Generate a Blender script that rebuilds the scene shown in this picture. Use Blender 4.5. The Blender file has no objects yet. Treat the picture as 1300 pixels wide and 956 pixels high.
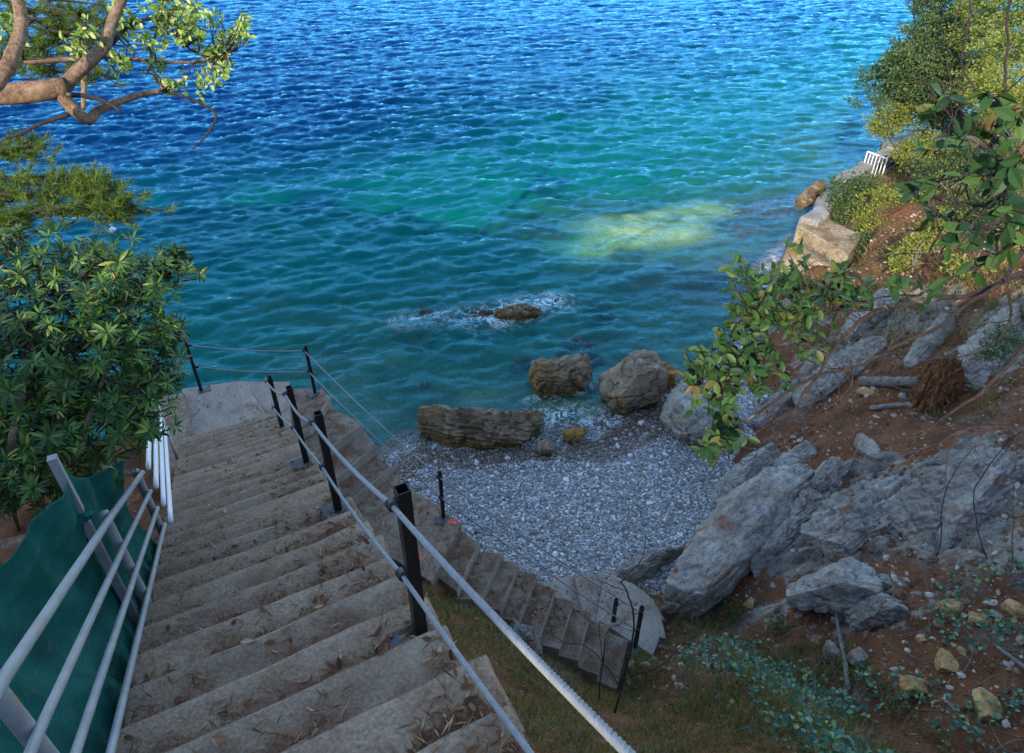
import bpy, bmesh, math, random
import numpy as np
from mathutils import Vector, Matrix
random.seed(7); RG = np.random.default_rng(7)
scene = bpy.context.scene; COL = scene.collection
F = 867.0; TH = math.radians(34.4); CT, ST = math.cos(TH), math.sin(TH); CZ = 12.0

# ------------------------------------------------------------------ camera rays (used to survey points of the place)
def ray(px, py):
    a = (px-650)/F; v = (py-433.5)/F
    return np.array([a, CT-v*ST, -ST-v*CT])
CAM = np.array([0, 0, CZ])
def Pz(px, py, z): r = ray(px, py); return CAM + r*((z-CZ)/r[2])
def Py(px, py, y): r = ray(px, py); return CAM + r*(y/r[1])
def Pt(px, py, t): return CAM + ray(px, py)*t

# ------------------------------------------------------------------ noise
def _hash(a, b, c):
    n = (a.astype(np.int64)*73856093) ^ (b.astype(np.int64)*19349663) ^ (c.astype(np.int64)*83492791)
    n = n & 0xffffffff
    n = ((n ^ (n >> 15))*2246822519) & 0xffffffff
    n = ((n ^ (n >> 13))*3266489917) & 0xffffffff
    n = n ^ (n >> 16)
    return n.astype(np.float64)/2147483647.5 - 1.0
def vnoise(P):
    P = np.asarray(P, float); i = np.floor(P); f = P-i; u = f*f*f*(f*(f*6-15)+10)
    x, y, z = i[:, 0].astype(np.int64), i[:, 1].astype(np.int64), i[:, 2].astype(np.int64)
    r = 0
    for dx in (0, 1):
        wx = u[:, 0] if dx else 1-u[:, 0]
        for dy in (0, 1):
            wy = u[:, 1] if dy else 1-u[:, 1]
            for dz in (0, 1):
                wz = u[:, 2] if dz else 1-u[:, 2]
                r = r + _hash(x+dx, y+dy, z+dz)*wx*wy*wz
    return r
def fbm(P, octv=4, lac=2.03, gain=.5, off=0.0):
    P = np.asarray(P, float)+off; a = 1.0; s = 0; n = 0
    for k in range(octv):
        s = s+a*vnoise(P); n += a; a *= gain; P = P*lac+17.3
    return s/n
def worley(P, off=0.0):
    P = np.asarray(P, float)+off; i0 = np.floor(P); f1 = np.full(len(P), 9.); f2 = np.full(len(P), 9.)
    for dx in (-1, 0, 1):
        for dy in (-1, 0, 1):
            for dz in (-1, 0, 1):
                c = i0+[dx, dy, dz]; a, b, d = [c[:, k].astype(np.int64) for k in range(3)]
                q = c+.5+.45*np.stack([_hash(a, b, d), _hash(a+91, b, d), _hash(a, b+57, d)], 1)
                r = np.linalg.norm(P-q, axis=1); m_ = r < f1; f2 = np.where(m_, f1, np.minimum(f2, r)); f1 = np.where(m_, r, f1)
    return f1, f2
def xyz(x, y, z=0.0): return np.stack([x, y, np.zeros_like(x)+z], -1)

# ------------------------------------------------------------------ mesh builder
class MB:
    def __init__(s): s.v = []; s.f = {3: [], 4: []}; s.n = 0; s.g = []
    def add(s, V, faces):
        V = np.asarray(V, float).reshape(-1, 3); s.v.append(V)
        if isinstance(faces, dict):
            for k, A in faces.items():
                if len(A): s.f[k].append(np.asarray(A, int)+s.n)
        else:
            for k in (3, 4):
                A = [q for q in faces if len(q) == k]
                if A: s.f[k].append(np.array(A, int)+s.n)
            for q in faces:
                if len(q) > 4: s.g.append([i+s.n for i in q])
        s.n += len(V)
    def build(s, name, mat, parent=None, smooth=False, attrs=None):
        V = np.concatenate(s.v) if s.v else np.zeros((0, 3))
        me = bpy.data.meshes.new(name)
        T = np.concatenate(s.f[3]) if s.f[3] else np.zeros((0, 3), int)
        Q = np.concatenate(s.f[4]) if s.f[4] else np.zeros((0, 4), int)
        G = s.g
        idx = np.concatenate([T.ravel(), Q.ravel()]+[np.array(g) for g in G]).astype(np.int32)
        tot = np.concatenate([np.full(len(T), 3), np.full(len(Q), 4), np.array([len(g) for g in G], int)]).astype(np.int32)
        st = np.concatenate([[0], np.cumsum(tot)[:-1]]).astype(np.int32) if len(tot) else tot
        me.vertices.add(len(V)); me.vertices.foreach_set('co', V.astype(np.float32).ravel())
        me.loops.add(len(idx)); me.loops.foreach_set('vertex_index', idx)
        me.polygons.add(len(tot)); me.polygons.foreach_set('loop_start', st)
        me.polygons.foreach_set('use_smooth', np.full(len(tot), bool(smooth)))
        if attrs:
            for k, a in attrs.items():
                at = me.attributes.new(k, 'FLOAT', 'POINT'); at.data.foreach_set('value', np.asarray(a, np.float32))
        me.update(calc_edges=True); me.validate()
        if mat: me.materials.append(mat)
        o = bpy.data.objects.new(name, me); COL.objects.link(o)
        if parent is not None: o.parent = parent
        return o
    # shapes ------------------------------------------------------
    def box(s, c, sx, sy, sz, ax=(1, 0, 0), ay=(0, 1, 0), az=(0, 0, 1)):
        c, ax, ay, az = [np.asarray(q, float) for q in (c, ax, ay, az)]
        V = [c+ax*sx*i/2+ay*sy*j/2+az*sz*k/2 for k in (-1, 1) for j in (-1, 1) for i in (-1, 1)]
        s.add(V, [(0, 2, 3, 1), (4, 5, 7, 6), (0, 1, 5, 4), (2, 6, 7, 3), (0, 4, 6, 2), (1, 3, 7, 5)])
    def prism(s, poly, z0, z1):
        P = [np.asarray(p, float)[:2] for p in poly]
        ar = sum(P[i][0]*P[(i+1) % len(P)][1]-P[(i+1) % len(P)][0]*P[i][1] for i in range(len(P)))
        if ar < 0: P = P[::-1]
        n = len(P); V = [(*p, z0) for p in P]+[(*p, z1) for p in P]
        s.add(V, [tuple(range(n-1, -1, -1)), tuple(range(n, 2*n))]+[(i, (i+1) % n, n+(i+1) % n, n+i) for i in range(n)])
    def tube(s, pts, rad, sides=8, caps=True, wob=0.0):
        P = np.asarray(pts, float); n = len(P)
        R = np.full(n, rad, float) if np.isscalar(rad) else np.asarray(rad, float)
        T = np.gradient(P, axis=0); T /= np.linalg.norm(T, axis=1)[:, None]+1e-12
        up = np.array([0, 0, 1.]) if abs(T[0][2]) < .9 else np.array([1., 0, 0])
        N = np.cross(T[0], up); N /= np.linalg.norm(N); V = []
        ang = np.arange(sides)*2*math.pi/sides
        for i in range(n):
            N = N-T[i]*N.dot(T[i]); N /= np.linalg.norm(N)+1e-12; B = np.cross(T[i], N)
            r = R[i]*(1+wob*RG.uniform(-1, 1, sides)) if wob else R[i]
            V.append(P[i]+(np.cos(ang)*r)[:, None]*N+(np.sin(ang)*r)[:, None]*B)
        fs = [(i*sides+j, i*sides+(j+1) % sides, (i+1)*sides+(j+1) % sides, (i+1)*sides+j) for i in range(n-1) for j in range(sides)]
        V = np.concatenate(V)
        if caps: fs += [tuple(range(sides-1, -1, -1)), tuple(range((n-1)*sides, n*sides))]
        s.add(V, fs)
    def rope(s, pts, R, lay=.045, ring=.004, sides=12):
        P = resample(pts, ring); n = len(P)
        T = np.gradient(P, axis=0); T /= np.linalg.norm(T, axis=1)[:, None]
        N = np.cross(T, [0, 0, 1.]); N /= np.linalg.norm(N, axis=1)[:, None]; B = np.cross(T, N)
        L = np.concatenate([[0], np.cumsum(np.linalg.norm(np.diff(P, axis=0), axis=1))])
        a = np.arange(sides)*2*math.pi/sides
        ph = a[None, :]-(2*math.pi*L/lay)[:, None]
        r = R*(.52+.48*np.abs(np.cos(1.5*ph))**.6)
        V = P[:, None, :]+(r*np.cos(a))[..., None]*N[:, None, :]+(r*np.sin(a))[..., None]*B[:, None, :]
        i = np.arange(n-1)[:, None]*sides; j = np.arange(sides)[None, :]; k = (j+1) % sides
        q = np.stack([i+j, i+k, i+sides+k, i+sides+j], -1).reshape(-1, 4)
        s.add(V, {4: q})
        s.g.append(list(range(s.n-n*sides, s.n-n*sides+sides))[::-1]); s.g.append(list(range(s.n-sides, s.n)))
    def leaves(s, P, D, N, L, W, fold=.25, curve=.25, simple=False):
        P = np.asarray(P, float); n = len(P); D = norm(D); N = np.asarray(N, float)
        S = norm(np.cross(D, N)); N = np.cross(S, D)
        L = np.broadcast_to(np.asarray(L, float), (n,))[:, None]; W = np.broadcast_to(np.asarray(W, float), (n,))[:, None]
        if simple:
            V = np.stack([P, P+D*L*.5+S*W*.5+N*W*.15, P+D*L-N*L*curve*.5, P+D*L*.5-S*W*.5+N*W*.15], 1)
            s.add(V, {4: np.arange(n*4).reshape(n, 4)}); return
        up = N*W*fold; ring = [P]
        for (f, wf) in ((.22, .36), (.5, .5), (.78, .36)):
            c = P+D*L*f-N*L*curve*f*f; ring += [c+S*W*wf+up*wf*2, c, c-S*W*wf+up*wf*2]
        V = np.stack(ring+[P+D*L-N*L*curve], 1); b = (np.arange(n)*11)[:, None]
        t = np.concatenate([b+np.array([[0, 1, 2]]), b+np.array([[0, 2, 3]]), b+np.array([[8, 7, 10]]), b+np.array([[9, 8, 10]])])
        q = np.concatenate([b+np.array([[2, 1, 4, 5]]), b+np.array([[3, 2, 5, 6]]), b+np.array([[5, 4, 7, 8]]), b+np.array([[6, 5, 8, 9]])])
        s.add(V, {3: t, 4: q})
def norm(v):
    v = np.asarray(v, float); return v/(np.linalg.norm(v, axis=-1, keepdims=True)+1e-12)
def resample(pts, step):
    P = np.asarray(pts, float); d = np.concatenate([[0], np.cumsum(np.linalg.norm(np.diff(P, axis=0), axis=1))])
    n = max(2, int(d[-1]/step)+1); t = np.linspace(0, d[-1], n)
    return np.stack([np.interp(t, d, P[:, k]) for k in range(3)], 1)
def spline(pts, sub=6):
    P = np.asarray(pts, float)
    if len(P) < 3: return resample(P, np.linalg.norm(P[1]-P[0])/sub)
    Q = np.concatenate([[2*P[0]-P[1]], P, [2*P[-1]-P[-2]]]); out = []
    for i in range(1, len(Q)-2):
        for t in np.arange(sub)/sub:
            a, b, c, d = Q[i-1], Q[i], Q[i+1], Q[i+2]
            out.append(.5*(2*b+(c-a)*t+(2*a-5*b+4*c-d)*t*t+(3*b-a-3*c+d)*t**3))
    out.append(P[-1]); return np.array(out)
def rsph(n):
    v = RG.normal(size=(n, 3)); return norm(v)

# ------------------------------------------------------------------ naming
def tag(o, label=None, cat=None, group=None, kind=None):
    if label: o['label'] = label
    if cat: o['category'] = cat
    if group: o['group'] = group
    if kind: o['kind'] = kind
    return o
def empty(name, loc, label, cat, group=None):
    o = bpy.data.objects.new(name, None); COL.objects.link(o); o.location = [float(q) for q in loc]
    o.empty_display_size = .1
    return tag(o, label, cat, group)
def fin(o):      # parts are modelled in world coordinates: keep them there under their thing's Empty
    o.matrix_parent_inverse = Matrix.Translation(-Vector(o.parent.location)); return o
def part(mb, name, mat, par, smooth=False):
    o = mb.build(name, mat, par, smooth)
    q = par; off = Vector((0, 0, 0))
    while q is not None: off += Vector(q.location); q = q.parent
    me = o.data; n = len(me.vertices); a = np.zeros(n*3, np.float32); me.vertices.foreach_get('co', a)
    a = a.reshape(-1, 3)-np.array(off, np.float32); me.vertices.foreach_set('co', a.ravel()); me.update()
    return o

# ------------------------------------------------------------------ materials
WATER_STOPS = [(0, (.02, .19, .15)), (.08, (.0015, .13, .105)), (.15, (.0, .072, .062)), (.23, (.0, .032, .05)), (.34, (.0, .014, .05)), (.55, (.0, .009, .052)), (1, (.0, .006, .05))]
def newmat(name):
    m = bpy.data.materials.new(name); m.use_nodes = True; nt = m.node_tree; nt.nodes.clear()
    out = nt.nodes.new('ShaderNodeOutputMaterial'); return m, nt, out
def nd(nt, t, ins=None, **kw):
    n = nt.nodes.new(t)
    for k, v in kw.items(): setattr(n, k, v)
    for k, v in (ins or {}).items():
        if isinstance(v, bpy.types.NodeSocket): nt.links.new(v, n.inputs[k])
        else: n.inputs[k].default_value = v
    return n
def c4(c): return (c[0], c[1], c[2], 1)
def ramp(nt, fac, stops, interp='LINEAR'):
    r = nt.nodes.new('ShaderNodeValToRGB'); r.color_ramp.interpolation = interp
    e = r.color_ramp.elements
    while len(e) < len(stops): e.new(.5)
    for k, (p, c) in enumerate(stops): e[k].position = p; e[k].color = c4(c)
    nt.links.new(fac, r.inputs[0]); return r.outputs[0]
def pos(nt, obj=False):
    if obj: return nd(nt, 'ShaderNodeTexCoord').outputs['Object']
    return nd(nt, 'ShaderNodeNewGeometry').outputs['Position']
def noise(nt, v, scale, detail=5, rough=.55, dist=0.0):
    return nd(nt, 'ShaderNodeTexNoise', {'Vector': v, 'Scale': scale, 'Detail': detail, 'Roughness': rough, 'Distortion': dist}).outputs['Fac']
def mixc(nt, f, a, b, mode='MIX'):
    n = nt.nodes.new('ShaderNodeMix'); n.data_type = 'RGBA'; n.blend_type = mode
    for s, v in ((0, f), (6, a), (7, b)):
        if isinstance(v, bpy.types.NodeSocket): nt.links.new(v, n.inputs[s])
        else: n.inputs[s].default_value = v if s == 0 else c4(v)
    return n.outputs[2]
def bumpn(nt, h, strength, dist=.02, prev=None):
    ins = {'Height': h, 'Strength': strength, 'Distance': dist}
    if prev: ins['Normal'] = prev
    return nd(nt, 'ShaderNodeBump', ins).outputs[0]
def princ(nt, out, col, rough=.8, normal=None, spec=.3, metal=0.0, transl=0.0, tcol=None):
    ins = {'Base Color': col if isinstance(col, bpy.types.NodeSocket) else c4(col), 'Roughness': rough, 'Specular IOR Level': spec, 'Metallic': metal}
    if normal: ins['Normal'] = normal
    p = nd(nt, 'ShaderNodeBsdfPrincipled', ins).outputs[0]
    if transl:
        t = nd(nt, 'ShaderNodeBsdfTranslucent', {'Color': tcol if tcol is not None else (col if isinstance(col, bpy.types.NodeSocket) else c4(col))}).outputs[0]
        p = nd(nt, 'ShaderNodeMixShader', {0: transl, 1: p, 2: t}).outputs[0]
    nt.links.new(p, out.inputs[0])
def m_surface(name, stops, scale, rough=.85, bump=.4, bscale=20, bdist=.02, spec=.2, stain=None, fine=None, dist=0.0, detail=6):
    m, nt, out = newmat(name); v = pos(nt)
    c = ramp(nt, noise(nt, v, scale, detail, .6, dist), stops)
    if fine:
        c = mixc(nt, fine[1], c, ramp(nt, noise(nt, v, fine[0], 3, .6), [(.35, (.35, .35, .35)), (.65, (1.4, 1.4, 1.4))]), 'MULTIPLY')
    if stain:
        for (sc, lo, hi, colr, amt) in stain:
            f = nd(nt, 'ShaderNodeMapRange', {0: noise(nt, v, sc, 6, .65, .4), 1: lo, 2: hi, 3: 0.0, 4: amt}).outputs[0]
            c = mixc(nt, f, c, colr)
    b = bumpn(nt, noise(nt, v, bscale, 6, .65), bump, bdist)
    princ(nt, out, c, rough, b, spec); return m
def m_leaf(name, stops, rough=.45, transl=.25, spec=.4, tmul=(1.3, 1.5, .5)):
    m, nt, out = newmat(name)
    g = nd(nt, 'ShaderNodeNewGeometry')
    c = ramp(nt, g.outputs['Random Per Island'], stops)
    t = mixc(nt, 1.0, c, tmul, 'MULTIPLY')
    princ(nt, out, c, rough, None, spec, 0, transl, t); return m
def m_plain(name, col, rough=.5, spec=.4, metal=0.0, var=.25, scale=6, bump=.1, bscale=60, stain=None):
    lo = tuple(q*(1-var) for q in col); hi = tuple(min(1, q*(1+var)) for q in col)
    m, nt, out = newmat(name); v = pos(nt)
    c = ramp(nt, noise(nt, v, scale), [(.3, lo), (.7, hi)])
    for (sc, l, h, colr, amt) in (stain or []):
        f = nd(nt, 'ShaderNodeMapRange', {0: noise(nt, v, sc, 5, .6), 1: l, 2: h, 3: 0.0, 4: amt}).outputs[0]
        c = mixc(nt, f, c, colr)
    princ(nt, out, c, rough, bumpn(nt, noise(nt, v, bscale), bump, .005), spec, metal); return m
MT = {}
BRN = (.115, .047, .021)
MT['concrete'] = m_surface('concrete', [(.25, (.13, .092, .064)), (.5, (.23, .175, .125)), (.75, (.33, .265, .2))], 2.6, .92, .7, 24, .02, .15,
    stain=[(2.6, .48, .66, BRN, .85), (12, .52, .66, (.1, .045, .025), .8)], fine=(45, .6))
m, nt, out = newmat('dirty_step_concrete'); v = pos(nt)      # soil and needles lie on the treads, the risers stay clean
c = ramp(nt, noise(nt, v, 3, 6, .6), [(.25, (.2, .16, .12)), (.75, (.37, .31, .25))])
nz = nd(nt, 'ShaderNodeSeparateXYZ', {0: nd(nt, 'ShaderNodeNewGeometry').outputs['True Normal']}).outputs[2]
dirt = nd(nt, 'ShaderNodeMath', {0: nd(nt, 'ShaderNodeMapRange', {0: nz, 1: .9, 2: .98, 3: 0.0, 4: 1.0}).outputs[0], 1: nd(nt, 'ShaderNodeMapRange', {0: noise(nt, v, 3.5, 6, .7), 1: .3, 2: .58, 3: .15, 4: .92}).outputs[0]}, operation='MULTIPLY').outputs[0]
c = mixc(nt, dirt, c, ramp(nt, noise(nt, v, 24, 5, .7), [(.3, (.06, .032, .018)), (.7, (.17, .095, .055))]))
c = mixc(nt, .5, c, ramp(nt, noise(nt, v, 60, 4, .7), [(.33, (.4, .4, .4)), (.67, (1.4, 1.4, 1.4))]), 'MULTIPLY')
princ(nt, out, c, .93, bumpn(nt, noise(nt, v, 24, 6, .7), .6, .02), .12); MT['dirty_step'] = m
m, nt, out = newmat('step_concrete'); v = pos(nt)
c = ramp(nt, noise(nt, v, 2.6, 7, .65), [(.25, (.13, .088, .06)), (.5, (.225, .163, .113)), (.75, (.32, .245, .178))])
oi = nd(nt, 'ShaderNodeObjectInfo').outputs['Random']
c = mixc(nt, 1.0, c, ramp(nt, oi, [(0, (.8, .8, .8)), (1, (1.2, 1.18, 1.15))]), 'MULTIPLY')
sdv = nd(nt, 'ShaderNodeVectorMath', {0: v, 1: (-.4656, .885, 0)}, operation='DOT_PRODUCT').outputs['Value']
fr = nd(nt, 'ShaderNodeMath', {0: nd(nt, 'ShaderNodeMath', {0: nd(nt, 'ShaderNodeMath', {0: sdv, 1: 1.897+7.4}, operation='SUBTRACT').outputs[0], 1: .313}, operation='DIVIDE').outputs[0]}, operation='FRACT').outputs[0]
fr = nd(nt, 'ShaderNodeMath', {0: fr, 1: nd(nt, 'ShaderNodeMapRange', {0: noise(nt, v, 7, 4, .7), 1: .3, 2: .7, 3: -.18, 4: .18}).outputs[0]}, operation='ADD').outputs[0]
wear = nd(nt, 'ShaderNodeMapRange', {0: fr, 1: .74, 2: .92, 3: 0.0, 4: .4}).outputs[0]
c = mixc(nt, wear, c, (.32, .25, .185))
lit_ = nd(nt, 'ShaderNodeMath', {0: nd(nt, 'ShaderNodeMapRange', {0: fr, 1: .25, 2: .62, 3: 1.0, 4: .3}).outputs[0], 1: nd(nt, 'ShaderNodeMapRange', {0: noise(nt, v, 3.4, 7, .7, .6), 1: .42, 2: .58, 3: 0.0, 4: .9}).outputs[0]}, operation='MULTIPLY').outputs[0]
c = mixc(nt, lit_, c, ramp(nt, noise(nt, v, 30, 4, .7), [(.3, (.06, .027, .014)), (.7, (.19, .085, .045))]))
c = mixc(nt, .6, c, ramp(nt, noise(nt, v, 60, 4, .7), [(.33, (.4, .4, .4)), (.67, (1.4, 1.4, 1.4))]), 'MULTIPLY')
b = bumpn(nt, noise(nt, v, 16, 7, .7), .7, .03); b = bumpn(nt, noise(nt, v, 90, 3, .6), .4, .008, b)
princ(nt, out, c, .93, b, .12); MT['step'] = m
MT['concrete_pale'] = m_surface('concrete_pale', [(.25, (.2, .165, .13)), (.75, (.34, .29, .24))], 2.0, .9, .6, 30, .02, .15,
    stain=[(1.6, .56, .7, (.15, .07, .035), .75), (7, .6, .7, (.09, .045, .026), .5)], fine=(50, .5))
MT['concrete_ochre'] = m_surface('concrete_ochre', [(.25, (.16, .11, .06)), (.5, (.26, .2, .13)), (.75, (.34, .29, .22))], 1.3, .9, .7, 10, .06, .15, fine=(14, .6),
    stain=[(1.5, .5, .64, (.12, .065, .025), .8), (4, .56, .68, (.06, .05, .04), .6)])
MT['promenade'] = m_surface('promenade', [(.25, (.13, .12, .11)), (.75, (.28, .265, .245))], 1.2, .9, .5, 10, .05, .15, fine=(12, .4))
def rock_mat(name, stops, stain, crack=.5, scale=1.3, tide=False):
    m, nt, out = newmat(name); v = pos(nt)
    mp = nd(nt, 'ShaderNodeMapping', {'Vector': v, 'Rotation': (.5, .9, .4), 'Scale': (1, 1, 3.2)}).outputs[0]
    n1 = noise(nt, v, scale, 8, .62, .6)
    c = ramp(nt, n1, stops)
    c = mixc(nt, .75, c, ramp(nt, noise(nt, mp, 5, 8, .72, .3), [(.32, (.3, .29, .28)), (.52, (1, 1, 1)), (.7, (1.4, 1.4, 1.38))]), 'MULTIPLY')
    c = mixc(nt, .6, c, ramp(nt, noise(nt, v, 30, 5, .75), [(.3, (.35, .35, .35)), (.7, (1.4, 1.4, 1.4))]), 'MULTIPLY')
    vo = nd(nt, 'ShaderNodeTexVoronoi', {'Vector': nd(nt, 'ShaderNodeVectorMath', {0: mp, 1: nd(nt, 'ShaderNodeTexNoise', {'Vector': v, 'Scale': 3.0, 'Detail': 4}).outputs['Color']}, operation='ADD').outputs[0], 'Scale': 1.1}, feature='DISTANCE_TO_EDGE').outputs['Distance']
    ck = nd(nt, 'ShaderNodeMapRange', {0: vo, 1: 0.0, 2: .035, 3: 1.0, 4: 0.0}).outputs[0]
    ckm = nd(nt, 'ShaderNodeMath', {0: ck, 1: nd(nt, 'ShaderNodeMapRange', {0: noise(nt, v, 1.7, 3), 1: .45, 2: .6, 3: 0.0, 4: crack}).outputs[0]}, operation='MULTIPLY').outputs[0]
    c = mixc(nt, ckm, c, (.05, .04, .035))
    for (sc, l, h, colr, amt) in stain:
        f = nd(nt, 'ShaderNodeMapRange', {0: noise(nt, v, sc, 6, .65, .5), 1: l, 2: h, 3: 0.0, 4: amt}).outputs[0]
        c = mixc(nt, f, c, colr)
    if tide:       # algae line left by the sea
        zz = nd(nt, 'ShaderNodeSeparateXYZ', {0: v}).outputs[2]
        zz = nd(nt, 'ShaderNodeMath', {0: zz, 1: nd(nt, 'ShaderNodeMapRange', {0: noise(nt, v, 2.2, 5, .65), 1: .3, 2: .7, 3: -.3, 4: .3}).outputs[0]}, operation='ADD').outputs[0]
        c = mixc(nt, nd(nt, 'ShaderNodeMapRange', {0: zz, 1: .12, 2: .38, 3: .85, 4: 0.0}).outputs[0], c, ramp(nt, noise(nt, v, 7, 5, .7), [(.35, (.03, .018, .006)), (.65, (.15, .085, .018))]))
    b = bumpn(nt, noise(nt, mp, 7, 8, .7), .6, .08)
    b = bumpn(nt, noise(nt, v, 45, 5, .7), .5, .02, b)
    b = bumpn(nt, nd(nt, 'ShaderNodeMath', {0: 1.0, 1: ckm}, operation='SUBTRACT').outputs[0], .5, .03, b)
    princ(nt, out, c, .88, b, .2); return m
MT['limestone'] = rock_mat('limestone', [(.2, (.085, .07, .055)), (.45, (.21, .186, .158)), (.65, (.3, .275, .243)), (.85, (.41, .385, .35))], [(1.6, .57, .66, (.17, .07, .035), .85), (.7, .6, .75, (.3, .22, .13), .5)])
MT['limestone_pale'] = rock_mat('limestone_pale', [(.2, (.15, .13, .105)), (.5, (.26, .24, .21)), (.8, (.38, .36, .32))], [(.9, .56, .7, (.36, .24, .12), .6)])
MT['rock_shore'] = rock_mat('rock_shore', [(.25, (.075, .05, .03)), (.5, (.17, .12, .075)), (.8, (.3, .25, .19))], [(1.1, .5, .62, (.15, .09, .02), .6), (4, .56, .66, (.03, .02, .013), .7)], tide=True)
MT['rock_boulder'] = rock_mat('rock_boulder', [(.25, (.1, .068, .042)), (.5, (.21, .158, .11)), (.8, (.33, .265, .2))], [(1.4, .53, .64, (.2, .115, .03), .7), (5, .58, .68, (.05, .035, .02), .6)], tide=True)
MT['rock_orange'] = rock_mat('rock_orange', [(.25, (.12, .06, .02)), (.5, (.28, .15, .04)), (.8, (.36, .22, .08))], [(4, .56, .66, (.05, .03, .013), .6)])
MT['rock_dark'] = rock_mat('rock_dark', [(.25, (.025, .02, .022)), (.6, (.06, .045, .045)), (.85, (.1, .075, .06))], [(3, .55, .66, (.08, .05, .02), .5)])
MT['rock_yellow'] = rock_mat('rock_yellow', [(.25, (.3, .17, .06)), (.5, (.42, .25, .1)), (.8, (.5, .36, .2))], [(4, .6, .7, (.12, .06, .03), .6)])
m, nt, out = newmat('red_earth'); v = pos(nt)
c = ramp(nt, noise(nt, v, 1.3, 8, .65, .3), [(.25, (.085, .036, .018)), (.5, (.165, .068, .033)), (.78, (.25, .118, .06))])
vo = nd(nt, 'ShaderNodeTexVoronoi', {'Vector': v, 'Scale': 9.0, 'Randomness': 1.0})
f = nd(nt, 'ShaderNodeMapRange', {0: vo.outputs['Distance'], 1: .16, 2: .22, 3: 1.0, 4: 0.0}).outputs[0]
f = nd(nt, 'ShaderNodeMath', {0: f, 1: nd(nt, 'ShaderNodeMapRange', {0: noise(nt, v, 1.0, 3), 1: .42, 2: .6, 3: 0.0, 4: .9}).outputs[0]}, operation='MULTIPLY').outputs[0]
c = mixc(nt, f, c, (.3, .25, .21))
f2 = nd(nt, 'ShaderNodeMapRange', {0: noise(nt, v, .55, 6, .6, .6), 1: .54, 2: .6, 3: 0.0, 4: .45}).outputs[0]
c = mixc(nt, f2, c, ramp(nt, noise(nt, v, 6, 5, .6), [(.3, (.1, .085, .07)), (.7, (.24, .22, .2))]))
c = mixc(nt, .6, c, ramp(nt, noise(nt, v, 40, 4, .7), [(.3, (.35, .35, .35)), (.7, (1.4, 1.4, 1.4))]), 'MULTIPLY')
ra = nd(nt, 'ShaderNodeAttribute', attribute_name='rock').outputs['Fac']
rf = nd(nt, 'ShaderNodeMapRange', {0: nd(nt, 'ShaderNodeMath', {0: ra, 1: nd(nt, 'ShaderNodeMapRange', {0: noise(nt, v, 3.2, 8, .7, .5), 1: .3, 2: .7, 3: -.5, 4: .5}).outputs[0]}, operation='ADD').outputs[0], 1: .42, 2: .56, 3: 0.0, 4: 1.0}).outputs[0]
mp = nd(nt, 'ShaderNodeMapping', {'Vector': v, 'Rotation': (0, 0, -.6), 'Scale': (.8, 3.0, 1.6)}).outputs[0]
rc = ramp(nt, noise(nt, mp, 2.0, 9, .68, .4), [(.25, (.085, .066, .048)), (.45, (.215, .188, .158)), (.6, (.31, .283, .248)), (.8, (.42, .393, .355))])
rc = mixc(nt, .6, rc, ramp(nt, noise(nt, v, 26, 5, .7), [(.3, (.4, .4, .4)), (.7, (1.4, 1.4, 1.4))]), 'MULTIPLY')
c = mixc(nt, rf, c, rc)
b = bumpn(nt, noise(nt, v, 5, 8, .7), .8, .14); b = bumpn(nt, noise(nt, v, 38, 5, .75), .8, .04, b); b = bumpn(nt, noise(nt, mp, 9, 7, .7), nd(nt, 'ShaderNodeMath', {0: rf, 1: .8}, operation='MULTIPLY').outputs[0], .06, b)
princ(nt, out, c, .95, b, .1); MT['earth'] = m
m, nt, out = newmat('pebble_beach'); v = pos(nt)
vo = nd(nt, 'ShaderNodeTexVoronoi', {'Vector': v, 'Scale': 17.0})
c = ramp(nt, nd(nt, 'ShaderNodeSeparateColor', {0: vo.outputs['Color']}).outputs[0], [(0, (.1, .088, .075)), (.4, (.2, .19, .175)), (.75, (.3, .285, .27)), (1, (.48, .46, .44))])
c = mixc(nt, nd(nt, 'ShaderNodeMapRange', {0: vo.outputs['Distance'], 1: .35, 2: .7, 3: 0.0, 4: .8}).outputs[0], c, (.08, .065, .05))
at = nd(nt, 'ShaderNodeAttribute', attribute_name='wet').outputs['Fac']
c = mixc(nt, at, c, mixc(nt, 1.0, c, (.45, .33, .24), 'MULTIPLY'))
h = nd(nt, 'ShaderNodeMath', {0: 1.0, 1: vo.outputs['Distance']}, operation='SUBTRACT').outputs[0]
princ(nt, out, c, .75, bumpn(nt, h, .8, .06), .3); MT['beach'] = m
m, nt, out = newmat('sandy_seabed'); v = pos(nt)
c = ramp(nt, noise(nt, v, .45, 6, .6, .4), [(.3, (.012, .045, .036)), (.5, (.03, .085, .065)), (.7, (.07, .13, .095))])
sa_ = nd(nt, 'ShaderNodeAttribute', attribute_name='sand').outputs['Fac']
c = mixc(nt, sa_, c, ramp(nt, noise(nt, v, .9, 6, .65, .5), [(.3, (.12, .16, .05)), (.5, (.36, .38, .14)), (.7, (.56, .53, .26))]))
at = nd(nt, 'ShaderNodeAttribute', attribute_name='weed').outputs['Fac']
c = mixc(nt, at, c, ramp(nt, noise(nt, v, 1.2, 5, .6), [(.3, (.012, .02, .02)), (.7, (.05, .055, .04))]))
c = mixc(nt, .5, c, ramp(nt, noise(nt, v, 7, 5, .7), [(.35, (.4, .4, .4)), (.65, (1.3, 1.3, 1.3))]), 'MULTIPLY')
princ(nt, out, c, .9, None, .1); MT['seabed'] = m

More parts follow.
